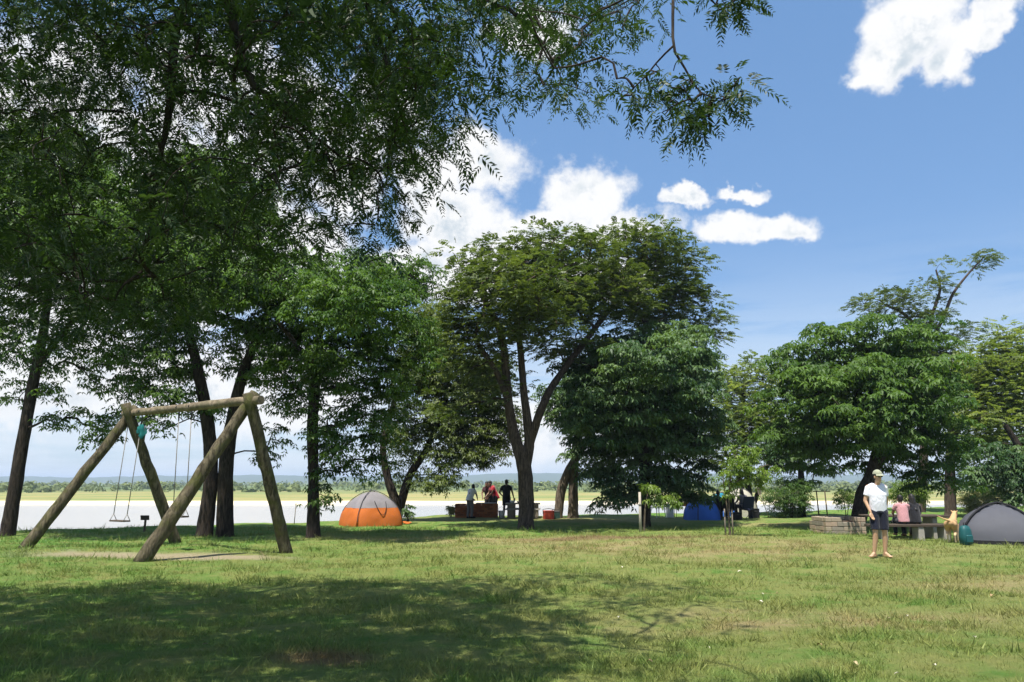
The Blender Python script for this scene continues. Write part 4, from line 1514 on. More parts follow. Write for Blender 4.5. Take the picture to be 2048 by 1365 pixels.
    plastic_chair('white plastic garden chair at the water edge by the dark broad tree', 1316, 32.2, math.radians(205), WHITE)

    # folding table with orange cloth
    c = P(1363, 1033, 33.0)
    r = thing('folding_table', 'small folding table with an orange cloth left of the blue tent', 'table', (c.x, 33.0, gz(c.x, 33.0)))
    MB().box((0, 0, .58), (.6, .45, .03), bev=.006).build('table_top', PLANK, r)
    MB().box((0, 0, .565), (.63, .48, .16), bev=.02).build('cloth', TENT_ORANGE, r)
    for sx in (-1, 1):
        for sy in (-1, 1):
            MB().tube([(sx * .24, sy * .18, .49), (sx * .26, sy * .2, 0)], [.012, .012], 6).build('leg', STEEL, r)

    # camp chairs and crates
    def camp_chair(label, px, d, rz, mt):
        c = P(px, 1033, d)
        rr = thing('camp_chair', label, 'chair', (c.x, d, gz(c.x, d)), rz)
        s = MB()
        vs, fs = [], []
        for i in range(6):
            for j in range(4):
                u, v = i / 5, j / 3
                vs.append((-.27 + .54 * v, -.25 + .5 * u, .42 - .05 * math.sin(v * math.pi) - .04 * u))
        for i in range(5):
            for j in range(3):
                fs.append((i * 4 + j, i * 4 + j + 1, (i + 1) * 4 + j + 1, (i + 1) * 4 + j))
        s.add(vs, fs, True)
        s.build('seat', mt, rr)
        MB().box((0, .32, .66), (.54, .03, .50), (-.2, 0, 0), .01).build('backrest', mt, rr)
        for sx in (-1, 1):
            MB().tube([(sx * .27, -.25, .0), (sx * .27, .25, .40)], [.012, .012], 6).build('leg', STEEL, rr)
            MB().tube([(sx * .27, .30, .0), (sx * .27, -.25, .40), (sx * .27, -.25, .62)], [.012] * 3, 6).build('leg', STEEL, rr)
            MB().tube([(sx * .27, .22, .36), (sx * .27, .40, .92)], [.012, .012], 6).build('back_post', STEEL, rr)
            MB().box((sx * .28, .02, .63), (.06, .56, .02), bev=.005).build('armrest', mt, rr)
    camp_chair('dark folding camp chair between the blue and beige tents', 1457, 31.4, math.radians(160), DARK)
    camp_chair('navy folding camp chair before the beige tent', 1489, 31.6, math.radians(200), plain('navy_canvas', (.012, .018, .045), .85, .2))
    for px, d, w_, h_, lb in ((1508, 31.8, .36, .40, 'black storage crate against the small camp tree'), (1473, 31.0, .34, .30, 'black storage crate in front of the beige tent')):
        c = P(px, 1033, d)
        rr = thing('storage_crate', lb, 'crate', (c.x, d, gz(c.x, d)), .1)
        MB().box((0, 0, h_ * .45), (w_ * .96, .38, h_ * .9), bev=.015).build('body', DARK, rr)
        MB().box((0, 0, h_ * .95), (w_, .40, h_ * .1), bev=.012).build('lid', DARK, rr)
        MB().box((0, -.195, h_ * .7), (.12, .02, .03), bev=.005).build('handle', STEEL, rr)

    # broom or paddle leaning near the camp
    c = P(1528, 1033, 32.5)
    r = thing('paddle', 'wooden paddle propped up beside the camp tree', 'paddle', (c.x, 32.5, gz(c.x, 32.5)))
    MB().tube([(.22, 0, 0), (-.02, 0, .75), (-.1, .02, 1.02)], [.016] * 3, 6).build('shaft', PLANK, r)
    MB().box((-.14, .03, 1.14), (.15, .025, .3), (0, -.3, 0), .01).build('blade', PLANK, r)

    # stone block wall round the leaning trunk
    d = 23.0
    c = P(1690, 1062, d)
    r = thing('stone_block_wall', 'low square planter of buff stone blocks at the foot of the leaning trunk', 'planter', (c.x, d, gz(c.x, d) - .03), math.radians(3))
    w = .62
    masonry(r, [((-w, 0), (w, 0)), ((-w, .95), (w, .95)), ((-w + .09, .10), (-w + .09, .85)), ((w - .09, .10), (w - .09, .85))], .135, .36, .18, 4, STONE_MATS, 'block', 9, gap=.014)
    MB().box((0, .475, .22), (2 * w - .2, .85, .42)).build('soil_fill', plain('soil', (.09, .065, .045), .95, .1, .3, 12.0), r)

    # long bench with the table behind
    d = 20.6
    c = P(1826, 1070, d)
    r = thing('long_bench', 'long dark plank bench on concrete feet under two seated people', 'bench', (c.x, d, gz(c.x, d)), math.radians(2))
    for y in (-.10, .10):
        MB().box((0, y, .40), (2.45, .185, .07), (0, 0, 0), .01).build('plank', PLANK_DARK, r)
    for x in (-.85, .15, .85):
        MB().box((x, 0, .17), (.16, .34, .385), bev=.012).build('leg', CONCRETE, r)
    d2 = 21.5
    c2 = P(1810, 1066, d2)
    r = thing('garden_table', 'dark plank table beyond the long bench', 'table', (c2.x, d2, gz(c2.x, d2)), math.radians(2))
    for y in (-.3, -.1, .1, .3):
        MB().box((0, y, .62), (2.2, .185, .05), bev=.008).build('plank', PLANK_DARK, r)
    for x in (-.75, .75):
        MB().box((x, 0, .28), (.14, .5, .62), bev=.012).build('leg', CONCRETE, r)
    cc = P(1792, 1040, d2 - .25)
    r = thing('paper_plate', 'white paper plate on the dark plank table', 'plate', (cc.x, d2 - .25, gz(cc.x, d2) + .648))
    MB().tube([(0, 0, 0), (0, 0, .012), (0, 0, .02)], [.07, .11, .13], 18).build('rim', WHITE, r)

    # teal rucksack by the grey tent
    d = 18.4
    c = P(1932, 1080, d)
    r = thing('rucksack', 'teal rucksack standing between the dog and grey tent', 'rucksack', (c.x, d, gz(c.x, d)), .2)
    body = MB()
    prof = [(0, .10, .08), (.03, .135, .11), (.2, .14, .12), (.36, .125, .10), (.44, .09, .07), (.46, .03, .03)]
    vs, fs = [], []
    for z, rx, ry in prof:
        for j in range(16):
            a = j * 2 * math.pi / 16
            vs.append((math.copysign(abs(math.cos(a)) ** .7, math.cos(a)) * rx, math.copysign(abs(math.sin(a)) ** .7, math.sin(a)) * ry, z))
    for i in range(len(prof) - 1):
        for j in range(16):
            j2 = (j + 1) % 16
            fs.append((i * 16 + j, i * 16 + j2, (i + 1) * 16 + j2, (i + 1) * 16 + j))
    fs += [tuple(range(15, -1, -1)), tuple(80 + j for j in range(16))]
    body.add(vs, fs, True)
    body.build('body', TEALBAG, r)
    MB().box((0, -.12, .15), (.17, .06, .18), bev=.02).build('pocket', TEALBAG, r)
    MB().tube([(-.03, 0, .45), (-.02, 0, .52), (.03, 0, .52), (.035, 0, .45)], [.012] * 4, 6).build('grab_loop', DARK, r)

    # pole frame at the bank (two posts and a rail)
    d = 34.5
    a, b = P(1638, 1030, d), P(1655, 1030, d - 1.5)
    r = thing('pole_frame', 'pair of thin dark posts with a rail at the bank edge', 'frame', (a.x, d, gz(a.x, d)))
    for q in (a, b):
        MB().tube([(q.x - a.x, q.y - d, -.1), (q.x - a.x - .04, q.y - d, 1.15)], [.03, .026], 7).build('post', PLANK_DARK, r)
    MB().tube([(-.15, .1, 1.12), (b.x - a.x + .15, b.y - d - .1, 1.14)], [.022, .022], 7).build('rail', PLANK_DARK, r)


camp_gear()
# ------------------------------------------------------------------ people and dog
def revolve(prof, axis_p, axis_d, seg=14):
    d = Vector(axis_d).normalized()
    a = d.orthogonal().normalized()
    b = d.cross(a)
    vs, fs = [], []
    n = len(prof)
    for s, r in prof:
        for j in range(seg):
            t = 2 * math.pi * j / seg
            vs.append(Vector(axis_p) + d * s + a * (math.cos(t) * r) + b * (math.sin(t) * r))
    for i in range(n - 1):
        for j in range(seg):
            j2 = (j + 1) % seg
            fs.append((i * seg + j, i * seg + j2, (i + 1) * seg + j2, (i + 1) * seg + j))
    fs.append(tuple(range(seg - 1, -1, -1)))
    fs.append(tuple((n - 1) * seg + j for j in range(seg)))
    return vs, fs


def capsule(m, a, b, r0, r1, flat=False):
    a, b = Vector(a), Vector(b)
    L = (b - a).length
    if flat:
        prof = [(0, r0), (L * .33, r0 + (r1 - r0) * .33), (L * .66, r0 + (r1 - r0) * .66), (L, r1)]
    else:
        prof = [(-r0 * math.cos(t), max(1e-3, r0 * math.sin(t))) for t in (0.12, 0.5, 1.0)] + [(0, r0), (L * .5, (r0 + r1) / 2), (L, r1)]
        prof += [(L + r1 * math.cos(t), max(1e-3, r1 * math.sin(t))) for t in (1.0, 0.5, 0.12)]
    vs, fs = revolve(prof, a, b - a)
    m.add(vs, fs)


def ellipsoid(m, c, r, rot=None, seg=16, rings=10):
    vs, fs = [], []
    R = Euler(rot).to_matrix() if rot else Matrix.Identity(3)
    for i in range(rings + 1):
        th = math.pi * (0.02 + 0.96 * i / rings)
        for j in range(seg):
            ph = 2 * math.pi * j / seg
            vs.append(Vector(c) + R @ Vector((r[0] * math.sin(th) * math.cos(ph), r[1] * math.sin(th) * math.sin(ph), -r[2] * math.cos(th))))
    for i in range(rings):
        for j in range(seg):
            j2 = (j + 1) % seg
            fs.append((i * seg + j, i * seg + j2, (i + 1) * seg + j2, (i + 1) * seg + j))
    fs.append(tuple(range(seg - 1, -1, -1)))
    fs.append(tuple(rings * seg + j for j in range(seg)))
    m.add(vs, fs)


def fuse(m, name, mt, parent, voxel=0.012, smooth=6, disp=0.0, loc=None):
    """union of overlapping closed shapes as one continuous skin"""
    me0 = m.mesh(name + '_raw')
    ob = bpy.data.objects.new(name + '_raw', me0)
    COL.objects.link(ob)
    rm = ob.modifiers.new('r', 'REMESH')
    rm.mode = 'VOXEL'
    rm.voxel_size = voxel
    rm.use_smooth_shade = True
    sm = ob.modifiers.new('s', 'SMOOTH')
    sm.factor = 0.5
    sm.iterations = smooth
    dc = ob.modifiers.new('d', 'DECIMATE')
    dc.ratio = 0.5 if voxel < .0105 and name != 'body' else 0.3
    dg = bpy.context.evaluated_depsgraph_get()
    me = bpy.data.meshes.new_from_object(ob.evaluated_get(dg))
    bpy.data.objects.remove(ob)
    bpy.data.meshes.remove(me0)
    me.name = name
    me.polygons.foreach_set('use_smooth', [True] * len(me.polygons))
    return link(name, me, mt, parent, loc)


def skin(name, col):
    m, nt, b = new_mat(name)
    p = geo_pos(nt)
    c = mixc(nt, noise(nt, p, 22.0, 4.0), tuple(x * .86 for x in col), tuple(min(1, x * 1.12) for x in col))
    nlink(nt, c, b.inputs['Base Color'])
    b.inputs['Roughness'].default_value = 0.5
    b.inputs['Subsurface Weight'].default_value = 0.08
    b.inputs['Subsurface Radius'].default_value = (0.02, 0.008, 0.004)
    return m


def cloth(name, col, fold=0.35):
    m, nt, b = new_mat(name)
    p = geo_pos(nt)
    ps = vnode(nt, 'MULTIPLY', p, (1.0, 1.0, 0.55))
    n = noise(nt, ps, 11.0, 3.0, 0.5, 1.2)
    c = mixc(nt, n, tuple(x * .9 for x in col), tuple(min(1, x * 1.08) for x in col))
    nlink(nt, c, b.inputs['Base Color'])
    b.inputs['Roughness'].default_value = 0.9
    b.inputs['Specular IOR Level'].default_value = 0.15
    b.inputs['Sheen Weight'].default_value = 0.2
    bump(nt, b, n, fold, 0.06)
    return m


STAND = dict(head=(0, -.015, 1.60), neck=(0, .01, 1.44), chest=(0, 0, 1.27), belly=(0, 0, 1.07), pelvis=(0, 0, .94),
             shL=(-.185, .01, 1.40), elL=(-.26, .05, 1.13), wrL=(-.26, -.02, .88), shR=(.185, .01, 1.40), elR=(.26, .05, 1.13), wrR=(.26, -.02, .88),
             hipL=(-.09, 0, .90), knL=(-.11, -.02, .49), anL=(-.12, .02, .09), toL=(-.15, -.15, .035), hipR=(.09, 0, .90), knR=(.11, -.02, .49), anR=(.12, .02, .09), toR=(.15, -.15, .035),
             face=(0, -1, 0))


def person(label, loc, rz, pose, scale, skinm, shirtm, bottomm, hairm, bottoms='shorts', cap=None, glasses=False, long_hair=False, sleeves=0.55, vox=0.014, shoes=None, hide_lower=False, wide=1.0, fem=False):
    J = dict(STAND)
    J.update(pose)
    J = {k: Vector(v) for k, v in J.items()}
    root = thing('person', label, 'person', loc, rz)
    root.scale = (scale * wide, scale * wide, scale)
    f = J['face'].normalized()
    side = f.cross(Vector((0, 0, 1))).normalized()
    up = Vector((0, 0, 1))
    H = J['head']
    m = MB()
    # trunk of the body
    capsule(m, J['pelvis'], J['belly'], .120, .118)
    capsule(m, J['belly'], J['chest'], .118, .120)
    for s in ('L', 'R'):
        capsule(m, J['chest'], J['sh' + s], .10, .060)
        capsule(m, J['sh' + s], J['el' + s], .056, .042)
        capsule(m, J['el' + s], J['wr' + s], .042, .027)
        capsule(m, J['pelvis'], J['hip' + s], .12, .095)
        capsule(m, J['hip' + s], J['kn' + s], .09, .056)
        cal = J['kn' + s].lerp(J['an' + s], .32) - (J['toL'] - J['anL']).normalized() * .012
        capsule(m, J['kn' + s], cal, .054, .058)
        capsule(m, cal, J['an' + s], .058, .036)
        ta = (J['to' + s] - J['an' + s])
        heel = J['an' + s] - Vector((ta.x, ta.y, 0)).normalized() * .035 + Vector((0, 0, -.045))
        capsule(m, J['an' + s], heel, .038, .036)
        ball = J['an' + s].lerp(J['to' + s], .78)
        ball.z = J['to' + s].z
        capsule(m, heel, ball, .034, .034)
        capsule(m, J['an' + s], ball, .034, .03)
        tn = Vector((ta.x, ta.y, 0)).normalized()
        ts = tn.cross(up)
        for q in range(5):
            o = ts * ((q - 2) * .016)
            capsule(m, ball + o, ball + o + tn * (.052 - .006 * abs(q - (1 if s == 'R' else 3))), .014, .010)
        # hand: palm, four fingers, thumb
        fd = (J['wr' + s] - J['el' + s]).normalized()
        if 'hd' + s in J:
            fd = J['hd' + s].normalized()
        ps = fd.cross(f).normalized()
        if ps.length < .1:
            ps = side
        pc = J['wr' + s] + fd * .055
        for q in (-1, 0, 1):
            capsule(m, J['wr' + s] + fd * .01, J['wr' + s] + fd * .085 + ps * (q * .026), .021, .016)
        curl = f * .35 - ps * 0.0
        for q in range(4):
            ln = (.066, .078, .074, .058)[q]
            b0 = J['wr' + s] + fd * .09 + ps * ((q - 1.5) * .021)
            k1 = b0 + (fd + curl * .25).normalized() * ln * .55
            k2 = k1 + (fd + curl * 1.4).normalized() * ln * .5
            capsule(m, b0, k1, .0105, .0095)
            capsule(m, k1, k2, .0095, .0075)
        tb = J['wr' + s] + fd * .035 + ps * (-.03 if s == 'R' else .03)
        t1 = tb + (fd * .7 + ps * (-.7 if s == 'R' else .7) + f * .3).normalized() * .045
        capsule(m, tb, t1, .014, .012)
        capsule(m, t1, t1 + (fd + f * .3).normalized() * .035, .012, .009)
    # neck, head with face
    capsule(m, J['chest'] + Vector((0, .01, .06)), J['neck'], .070, .054)
    capsule(m, J['neck'], H - up * .05, .056, .052)
    rzh = math.atan2(f.x, -f.y)
    ellipsoid(m, H + up * .035 - f * .008, (.074, .092, .094), (0, 0, rzh))
    ellipsoid(m, H - up * .045 + f * .022, (.058, .068, .075), (0, 0, rzh))
    capsule(m, H + up * .018 + f * .085, H - up * .022 + f * .106, .010, .015)
    capsule(m, H - up * .062 + f * .078 - side * .018, H - up * .062 + f * .078 + side * .018, .011, .011)
    ellipsoid(m, H - up * .098 + f * .062, (.026, .026, .020))
    for s in (-1, 1):
        ellipsoid(m, H + side * (s * .078) - up * .005, (.014, .022, .032), (0, 0, rzh))
        capsule(m, H + up * .034 + f * .086 + side * (s * .012), H + up * .036 + f * .080 + side * (s * .05), .010, .008)
    body = fuse(m, 'body', skinm, root, max(.008, vox * .65), 3)
    # eyes
    for s in (-1, 1):
        e = MB()
        ellipsoid(e, H + up * .014 + f * .082 + side * (s * .031), (.012, .008, .007), (0, 0, rzh), 8, 6)
        e.build('eye', DARK, root)
    # shirt
    m = MB()
    hem = J['pelvis'].lerp(J['belly'], .12)
    hem = hem + (J['pelvis'] - J['belly']).normalized() * .07
    tw = .178 if not fem else .165
    sh = (J['shR'] - J['shL']).normalized()
    ang = math.atan2(sh.y, sh.x)

    def slab(pts):
        vs, fs = [], []
        for c, rx, ry in pts:
            for j in range(20):
                a = j * 2 * math.pi / 20
                v = Vector((math.copysign(abs(math.cos(a)) ** .8, math.cos(a)) * rx, math.copysign(abs(math.sin(a)) ** .8, math.sin(a)) * ry, 0))
                v = Matrix.Rotation(ang, 3, 'Z') @ v
                vs.append(c + v)
        for i in range(len(pts) - 1):
            for j in range(20):
                j2 = (j + 1) % 20
                fs.append((i * 20 + j, i * 20 + j2, (i + 1) * 20 + j2, (i + 1) * 20 + j))
        fs += [tuple(range(19, -1, -1)), tuple((len(pts) - 1) * 20 + j for j in range(20))]
        m.add(vs, fs)
    ms = (J['shL'] + J['shR']) / 2
    slab([(hem, tw + .008, .142), (J['belly'], tw, .14), (J['chest'] + Vector((0, 0, -.02)), tw + .012, .142), (ms - up * .03, tw - .004, .118), (ms + up * .035, .115, .088), (J['neck'] - up * .005, .068, .066)])
    for s in ('L', 'R'):
        e = J['sh' + s].lerp(J['el' + s], sleeves)
        capsule(m, ms.lerp(J['sh' + s], .5), J['sh' + s] - up * .008, .095, .066)
        capsule(m, J['sh' + s], e, .066, .068, flat=True)
        if sleeves > .95:
            capsule(m, J['el' + s], J['el' + s].lerp(J['wr' + s], .9), .06, .045)
    fuse(m, 'shirt', shirtm, root, vox, 3)
    # shorts or trousers
    m = MB()
    top = J['pelvis'].lerp(J['belly'], .35)
    slab([(J['pelvis'] - up * .06, .168, .138), (J['pelvis'], .170, .140), (top, .158, .128)])
    for s in ('L', 'R'):
        k = J['kn' + s]
        e = J['hip' + s].lerp(k, .86) if bottoms == 'shorts' else k
        capsule(m, J['pelvis'].lerp(J['hip' + s], .6), J['hip' + s], .125, .112)
        capsule(m, J['hip' + s], e, .112, .096 if bottoms == 'shorts' else .074, flat=True)
        if bottoms == 'trousers':
            capsule(m, k, k.lerp(J['an' + s], .95), .074, .062, flat=False)
    fuse(m, bottoms, bottomm, root, vox, 3)
    # hair, cap, glasses
    m = MB()
    ellipsoid(m, H + up * .048 - f * .018, (.082, .098, .094), (0, 0, rzh))
    ellipsoid(m, H - up * .01 - f * .05, (.076, .058, .085), (0, 0, rzh))
    if long_hair:
        capsule(m, H - f * .05, J['neck'] - f * .08 - up * .12, .082, .065)
        capsule(m, J['neck'] - f * .08 - up * .12, J['chest'] - f * .13 - up * .02, .065, .04)
        for s in (-1, 1):
            capsule(m, H - f * .03 + side * (s * .05), J['neck'] - f * .06 + side * (s * .07) - up * .1, .05, .035)
    fuse(m, 'hair', hairm, root, min(vox, .011), 2)
    if cap:
        cr = MB()
        vs, fs = [], []
        R = Matrix.Rotation(rzh, 3, 'Z')
        for i in range(8):
            th = math.pi / 2 * i / 7.3
            for j in range(20):
                a = j * 2 * math.pi / 20
                vs.append(H + up * .055 + R @ Vector((.094 * math.cos(th) * math.cos(a), .110 * math.cos(th) * math.sin(a), .092 * math.sin(th))))
        for i in range(7):
            for j in range(20):
                j2 = (j + 1) % 20
                fs.append((i * 20 + j, i * 20 + j2, (i + 1) * 20 + j2, (i + 1) * 20 + j))
        fs.append(tuple(7 * 20 + j for j in range(20)))
        cr.add(vs, fs, True)
        co = cr.build('cap', cap, root)
        br = MB()
        vs, fs = [], []
        for lay in range(2):
            for i in range(4):
                for j in range(11):
                    a = -math.pi / 2 + (j / 10 - .5) * 2.1
                    rr_ = 1 + .72 * (i / 3) * math.cos((j / 10 - .5) * 2.2) ** .8
                    vs.append(H + up * (.052 - .03 * (i / 3) - .008 * lay) + R @ Vector((.094 * math.cos(a) * (1 + (rr_ - 1) * .55), .110 * math.sin(a) * rr_, 0)))
        for lay in range(2):
            for i in range(3):
                for j in range(10):
                    o = lay * 44
                    q = (o + i * 11 + j, o + i * 11 + j + 1, o + (i + 1) * 11 + j + 1, o + (i + 1) * 11 + j)
                    fs.append(q if lay == 0 else q[::-1])
        for j in range(10):
            fs.append((33 + j, 34 + j, 44 + 34 + j, 44 + 33 + j))
        br.add(vs, fs, True)
        br.build('brim', cap, co)
    if glasses:
        g = MB()
        for s in (-1, 1):
            ellipsoid(g, H + up * .014 + f * .092 + side * (s * .033), (.030, .010, .020), (0, 0, rzh), 12, 8)
            g.tube([H + up * .02 + f * .088 + side * (s * .058), H + up * .015 - f * .0 + side * (s * .084)], [.005, .005], 5)
        g.tube([H + up * .018 + f * .098 - side * .02, H + up * .018 + f * .098 + side * .02], [.005, .005], 5)
        g.build('sunglasses', STEEL, root)
    if shoes:
        m = MB()
        for s in ('L', 'R'):
            ta = J['to' + s] - J['an' + s]
            tn = Vector((ta.x, ta.y, 0)).normalized()
            heel = J['an' + s] - tn * .035
            heel.z = .045
            ball = J['to' + s].copy()
            ball.z = .04
            capsule(m, heel, ball + tn * .04, .05, .045)
        fuse(m, 'shoes', shoes, root, vox, 2)
    return root


SKIN_LIGHT = skin('skin_tanned', (0.50, 0.30, 0.185))
SKIN_BROWN = skin('skin_brown', (0.16, 0.085, 0.05))
HAIR_DARK = plain('hair_dark', (0.012, 0.010, 0.009), 0.55, 0.4)
C_WHITE = cloth('cotton_white', (0.70, 0.70, 0.78))
C_NAVY = cloth('cotton_navy', (0.010, 0.012, 0.026))
C_BLACK = cloth('cotton_black', (0.014, 0.014, 0.018))
C_RED = cloth('cotton_red', (0.40, 0.020, 0.035))
C_PLUM = cloth('cotton_plum', (0.06, 0.022, 0.028))
C_PINK = cloth('cotton_pink', (0.46, 0.235, 0.25))
C_GREY = cloth('cotton_grey', (0.16, 0.15, 0.16))
CAP_M = cloth('cap_khaki', (0.30, 0.31, 0.22))


def people():
    # standing man
    p = ground_pt(1765, 1112)
    person('standing person in white tee, navy shorts and khaki cap on the open lawn', p, math.radians(-12),
           dict(head=(.035, -.05, 1.60), neck=(.02, -.015, 1.44), chest=(.01, 0, 1.27), pelvis=(.0, .02, .94), shL=(-.17, .01, 1.385), elL=(-.255, .02, 1.12), wrL=(-.19, -.09, .90), hdL=(.25, -.25, -1),
                shR=(.175, .02, 1.385), elR=(.215, .12, 1.12), wrR=(.17, .10, .90), knL=(-.115, -.05, .49), anL=(-.165, .0, .09), toL=(-.28, -.12, .035),
                knR=(.09, .0, .49), anR=(.075, .05, .09), toR=(.15, -.13, .035), face=(.42, -.9, -.05)),
           1.035, SKIN_LIGHT, C_WHITE, C_NAVY, HAIR_DARK, cap=CAP_M, glasses=True, vox=.010, sleeves=.62, wide=.9)
    # seated pair on the long bench, backs turned
    d = 20.58
    g = lambda px: (P(px, 1060, d).x)
    sit = dict(pelvis=(0, 0, .12), belly=(0, -.02, .26), chest=(0, -.06, .44), neck=(0, -.10, .61), head=(0, -.15, .765), shL=(-.18, -.06, .565), shR=(.18, -.06, .565),
               elL=(-.25, -.16, .33), wrL=(-.16, -.38, .28), elR=(.25, -.16, .33), wrR=(.16, -.38, .28), hipL=(-.09, -.04, .10), hipR=(.09, -.04, .10),
               knL=(-.12, -.44, .13), knR=(.12, -.44, .13), anL=(-.12, -.42, -.30), anR=(.12, -.42, -.30), toL=(-.14, -.58, -.345), toR=(.14, -.58, -.345), face=(0, -1, -.25))
    zb = 0.425
    person('seated person in a pink top on the long bench, back turned', (g(1809), d, gz(g(1809), d) + zb), math.radians(172), sit, .86, SKIN_BROWN, C_PINK, C_NAVY, HAIR_DARK, bottoms='trousers', vox=.014, shoes=DARK, fem=True)
    person('seated person in black with long dark hair on the long bench, back turned', (g(1834), d + .02, gz(g(1834), d) + zb), math.radians(186), dict(sit, head=(0, -.12, .785)), .88, SKIN_BROWN, C_BLACK, C_BLACK, HAIR_DARK, bottoms='trousers', long_hair=True, vox=.014, shoes=DARK, sleeves=1.0, fem=True)
    # cooks round the barbecue
    def at(px, d):
        x = P(px, 1020, d).x
        return (x, d, gz(x, d))
    bend = dict(pelvis=(0, .06, .90), belly=(0, .0, 1.04), chest=(0, -.10, 1.22), neck=(0, -.19, 1.36), head=(0, -.26, 1.49), shL=(-.18, -.12, 1.33), shR=(.18, -.12, 1.33),
                elL=(-.24, -.22, 1.08), wrL=(-.14, -.40, .92), elR=(.24, -.22, 1.08), wrR=(.14, -.40, .92), face=(0, -1, -.5))
    person('person in a white shirt bending over the barbecue', at(940, 31.75), math.radians(145), bend, .86, SKIN_BROWN, C_WHITE, C_GREY, HAIR_DARK, bottoms='trousers', vox=.02, shoes=DARK)
    person('person in a bright red shirt leaning over the barbecue from behind', at(990, 33.5), math.radians(-70), bend, .98, SKIN_BROWN, C_RED, C_BLACK, HAIR_DARK, bottoms='trousers', vox=.02, shoes=DARK)
    person('person in a dark plum shirt half hidden by the red shirted cook', at(977, 33.9), math.radians(-20), bend, .97, SKIN_BROWN, C_PLUM, C_BLACK, HAIR_DARK, bottoms='trousers', vox=.02, shoes=DARK)
    person('slim person all in black standing with one hand on the hip', at(1013, 33.0), math.radians(172),
           dict(elR=(.33, .05, 1.14), wrR=(.20, -.03, .98), hdR=(-.8, -.1, -.5), elL=(-.28, .0, 1.13), wrL=(-.33, -.06, .9)), .94, SKIN_BROWN, C_BLACK, C_BLACK, HAIR_DARK, bottoms='shorts', vox=.018, shoes=DARK)
    # campers sitting by the tents
    cs = {k: (Vector(v) if k == 'face' else Vector(v) + Vector((0, 0, .0))) for k, v in sit.items()}
    d = 31.4
    x = P(1457, 1033, d).x
    person('camper in dark clothes sitting in the dark folding chair', (x, d, gz(x, d) + .40), math.radians(160), cs, .9, SKIN_BROWN, C_BLACK, C_NAVY, HAIR_DARK, bottoms='trousers', vox=.02, shoes=DARK)
    d = 31.6
    x = P(1489, 1033, d).x
    person('camper in a grey shirt sitting in the navy folding chair', (x, d, gz(x, d) + .40), math.radians(200), cs, .9, SKIN_BROWN, C_GREY, C_BLACK, HAIR_DARK, bottoms='trousers', vox=.02, shoes=DARK, long_hair=True, fem=True)
    # person on a low stool in front of the teal tent
    d = 31.9
    x = P(1434, 1033, d).x
    r = thing('stool', 'low wooden camp stool beside the blue tent', 'stool', (x, d, gz(x, d)))
    MB().box((0, 0, .38), (.32, .30, .04), bev=.008).build('seat', PLANK_DARK, r)
    for sx in (-1, 1):
        for sy in (-1, 1):
            MB().tube([(sx * .12, sy * .11, .37), (sx * .15, sy * .13, 0)], [.018, .015], 6).build('leg', PLANK_DARK, r)
    person('camper in black sitting on the low stool beside the blue tent', (x, d, gz(x, d) + .385), math.radians(120), cs, .9, SKIN_BROWN, C_BLACK, C_BLACK, HAIR_DARK, bottoms='trousers', vox=.02, shoes=DARK)


people()


def dog():
    p = ground_pt(1904, 1090)
    root = thing('dog', 'lean tan dog seen from behind with its tail held out beside the grey tent', 'dog', p, math.radians(-36))
    m = MB()
    # spine runs away from the viewer (+y); x to the right
    ellipsoid(m, (0, .62, .47), (.105, .20, .135))                 # deep chest
    capsule(m, (0, .60, .48), (0, .28, .50), .115, .085)           # back to loin
    ellipsoid(m, (0, .10, .49), (.10, .16, .105))                  # rump
    capsule(m, (0, .74, .54), (.02, .92, .66), .085, .062)         # neck
    ellipsoid(m, (.03, .98, .70), (.062, .085, .06))
    capsule(m, (.03, 1.02, .685), (.06, 1.15, .655), .044, .030)
    for s in (-1, 1):
        ellipsoid(m, (.03 + s * .055, .95, .735), (.018, .03, .045), (0.4, s * .5, 0))
        # hind leg: thigh, knee forward, hock back, shank, paw
        dx = .03 if s < 0 else 0
        h, k, hk, an = (s * .065, .10, .46), (s * .085, .22 + dx, .30), (s * .082, .04 + dx * 2, .20), (s * .080, .07 + dx * 2, .045)
        capsule(m, h, k, .085, .055)
        capsule(m, k, hk, .050, .026)
        capsule(m, hk, an, .024, .020)
        capsule(m, an, (an[0], an[1] + .06, .022), .024, .022)
        # front leg
        capsule(m, (s * .075, .64, .42), (s * .08, .60, .27), .055, .034)
        capsule(m, (s * .08, .60, .27), (s * .078, .63, .06), .030, .020)
        capsule(m, (s * .078, .63, .05), (s * .078, .69, .022), .022, .022)
    capsule(m, (0, -.04, .55), (-.10, -.10, .59), .026, .020)      # tail out to the left and up
    capsule(m, (-.10, -.10, .59), (-.23, -.12, .66), .020, .012)
    m_, nt, b = new_mat('tan_fur')
    pz = geo_pos(nt)
    sp = nt.nodes.new('ShaderNodeSeparateXYZ')
    nlink(nt, pz, sp.inputs[0])
    c = mixc(nt, noise(nt, pz, 30.0, 5.0, .7), (.36, .20, .085), (.56, .36, .185))
    c = mixc(nt, mrange(nt, sp.outputs[2], .34, .12), c, (.60, .47, .30))
    nlink(nt, c, b.inputs['Base Color'])
    b.inputs['Roughness'].default_value = .85
    bump(nt, b, noise(nt, pz, 120.0, 3.0), .4, .01)
    fuse(m, 'body', m_, root, .011, 3)


dog()
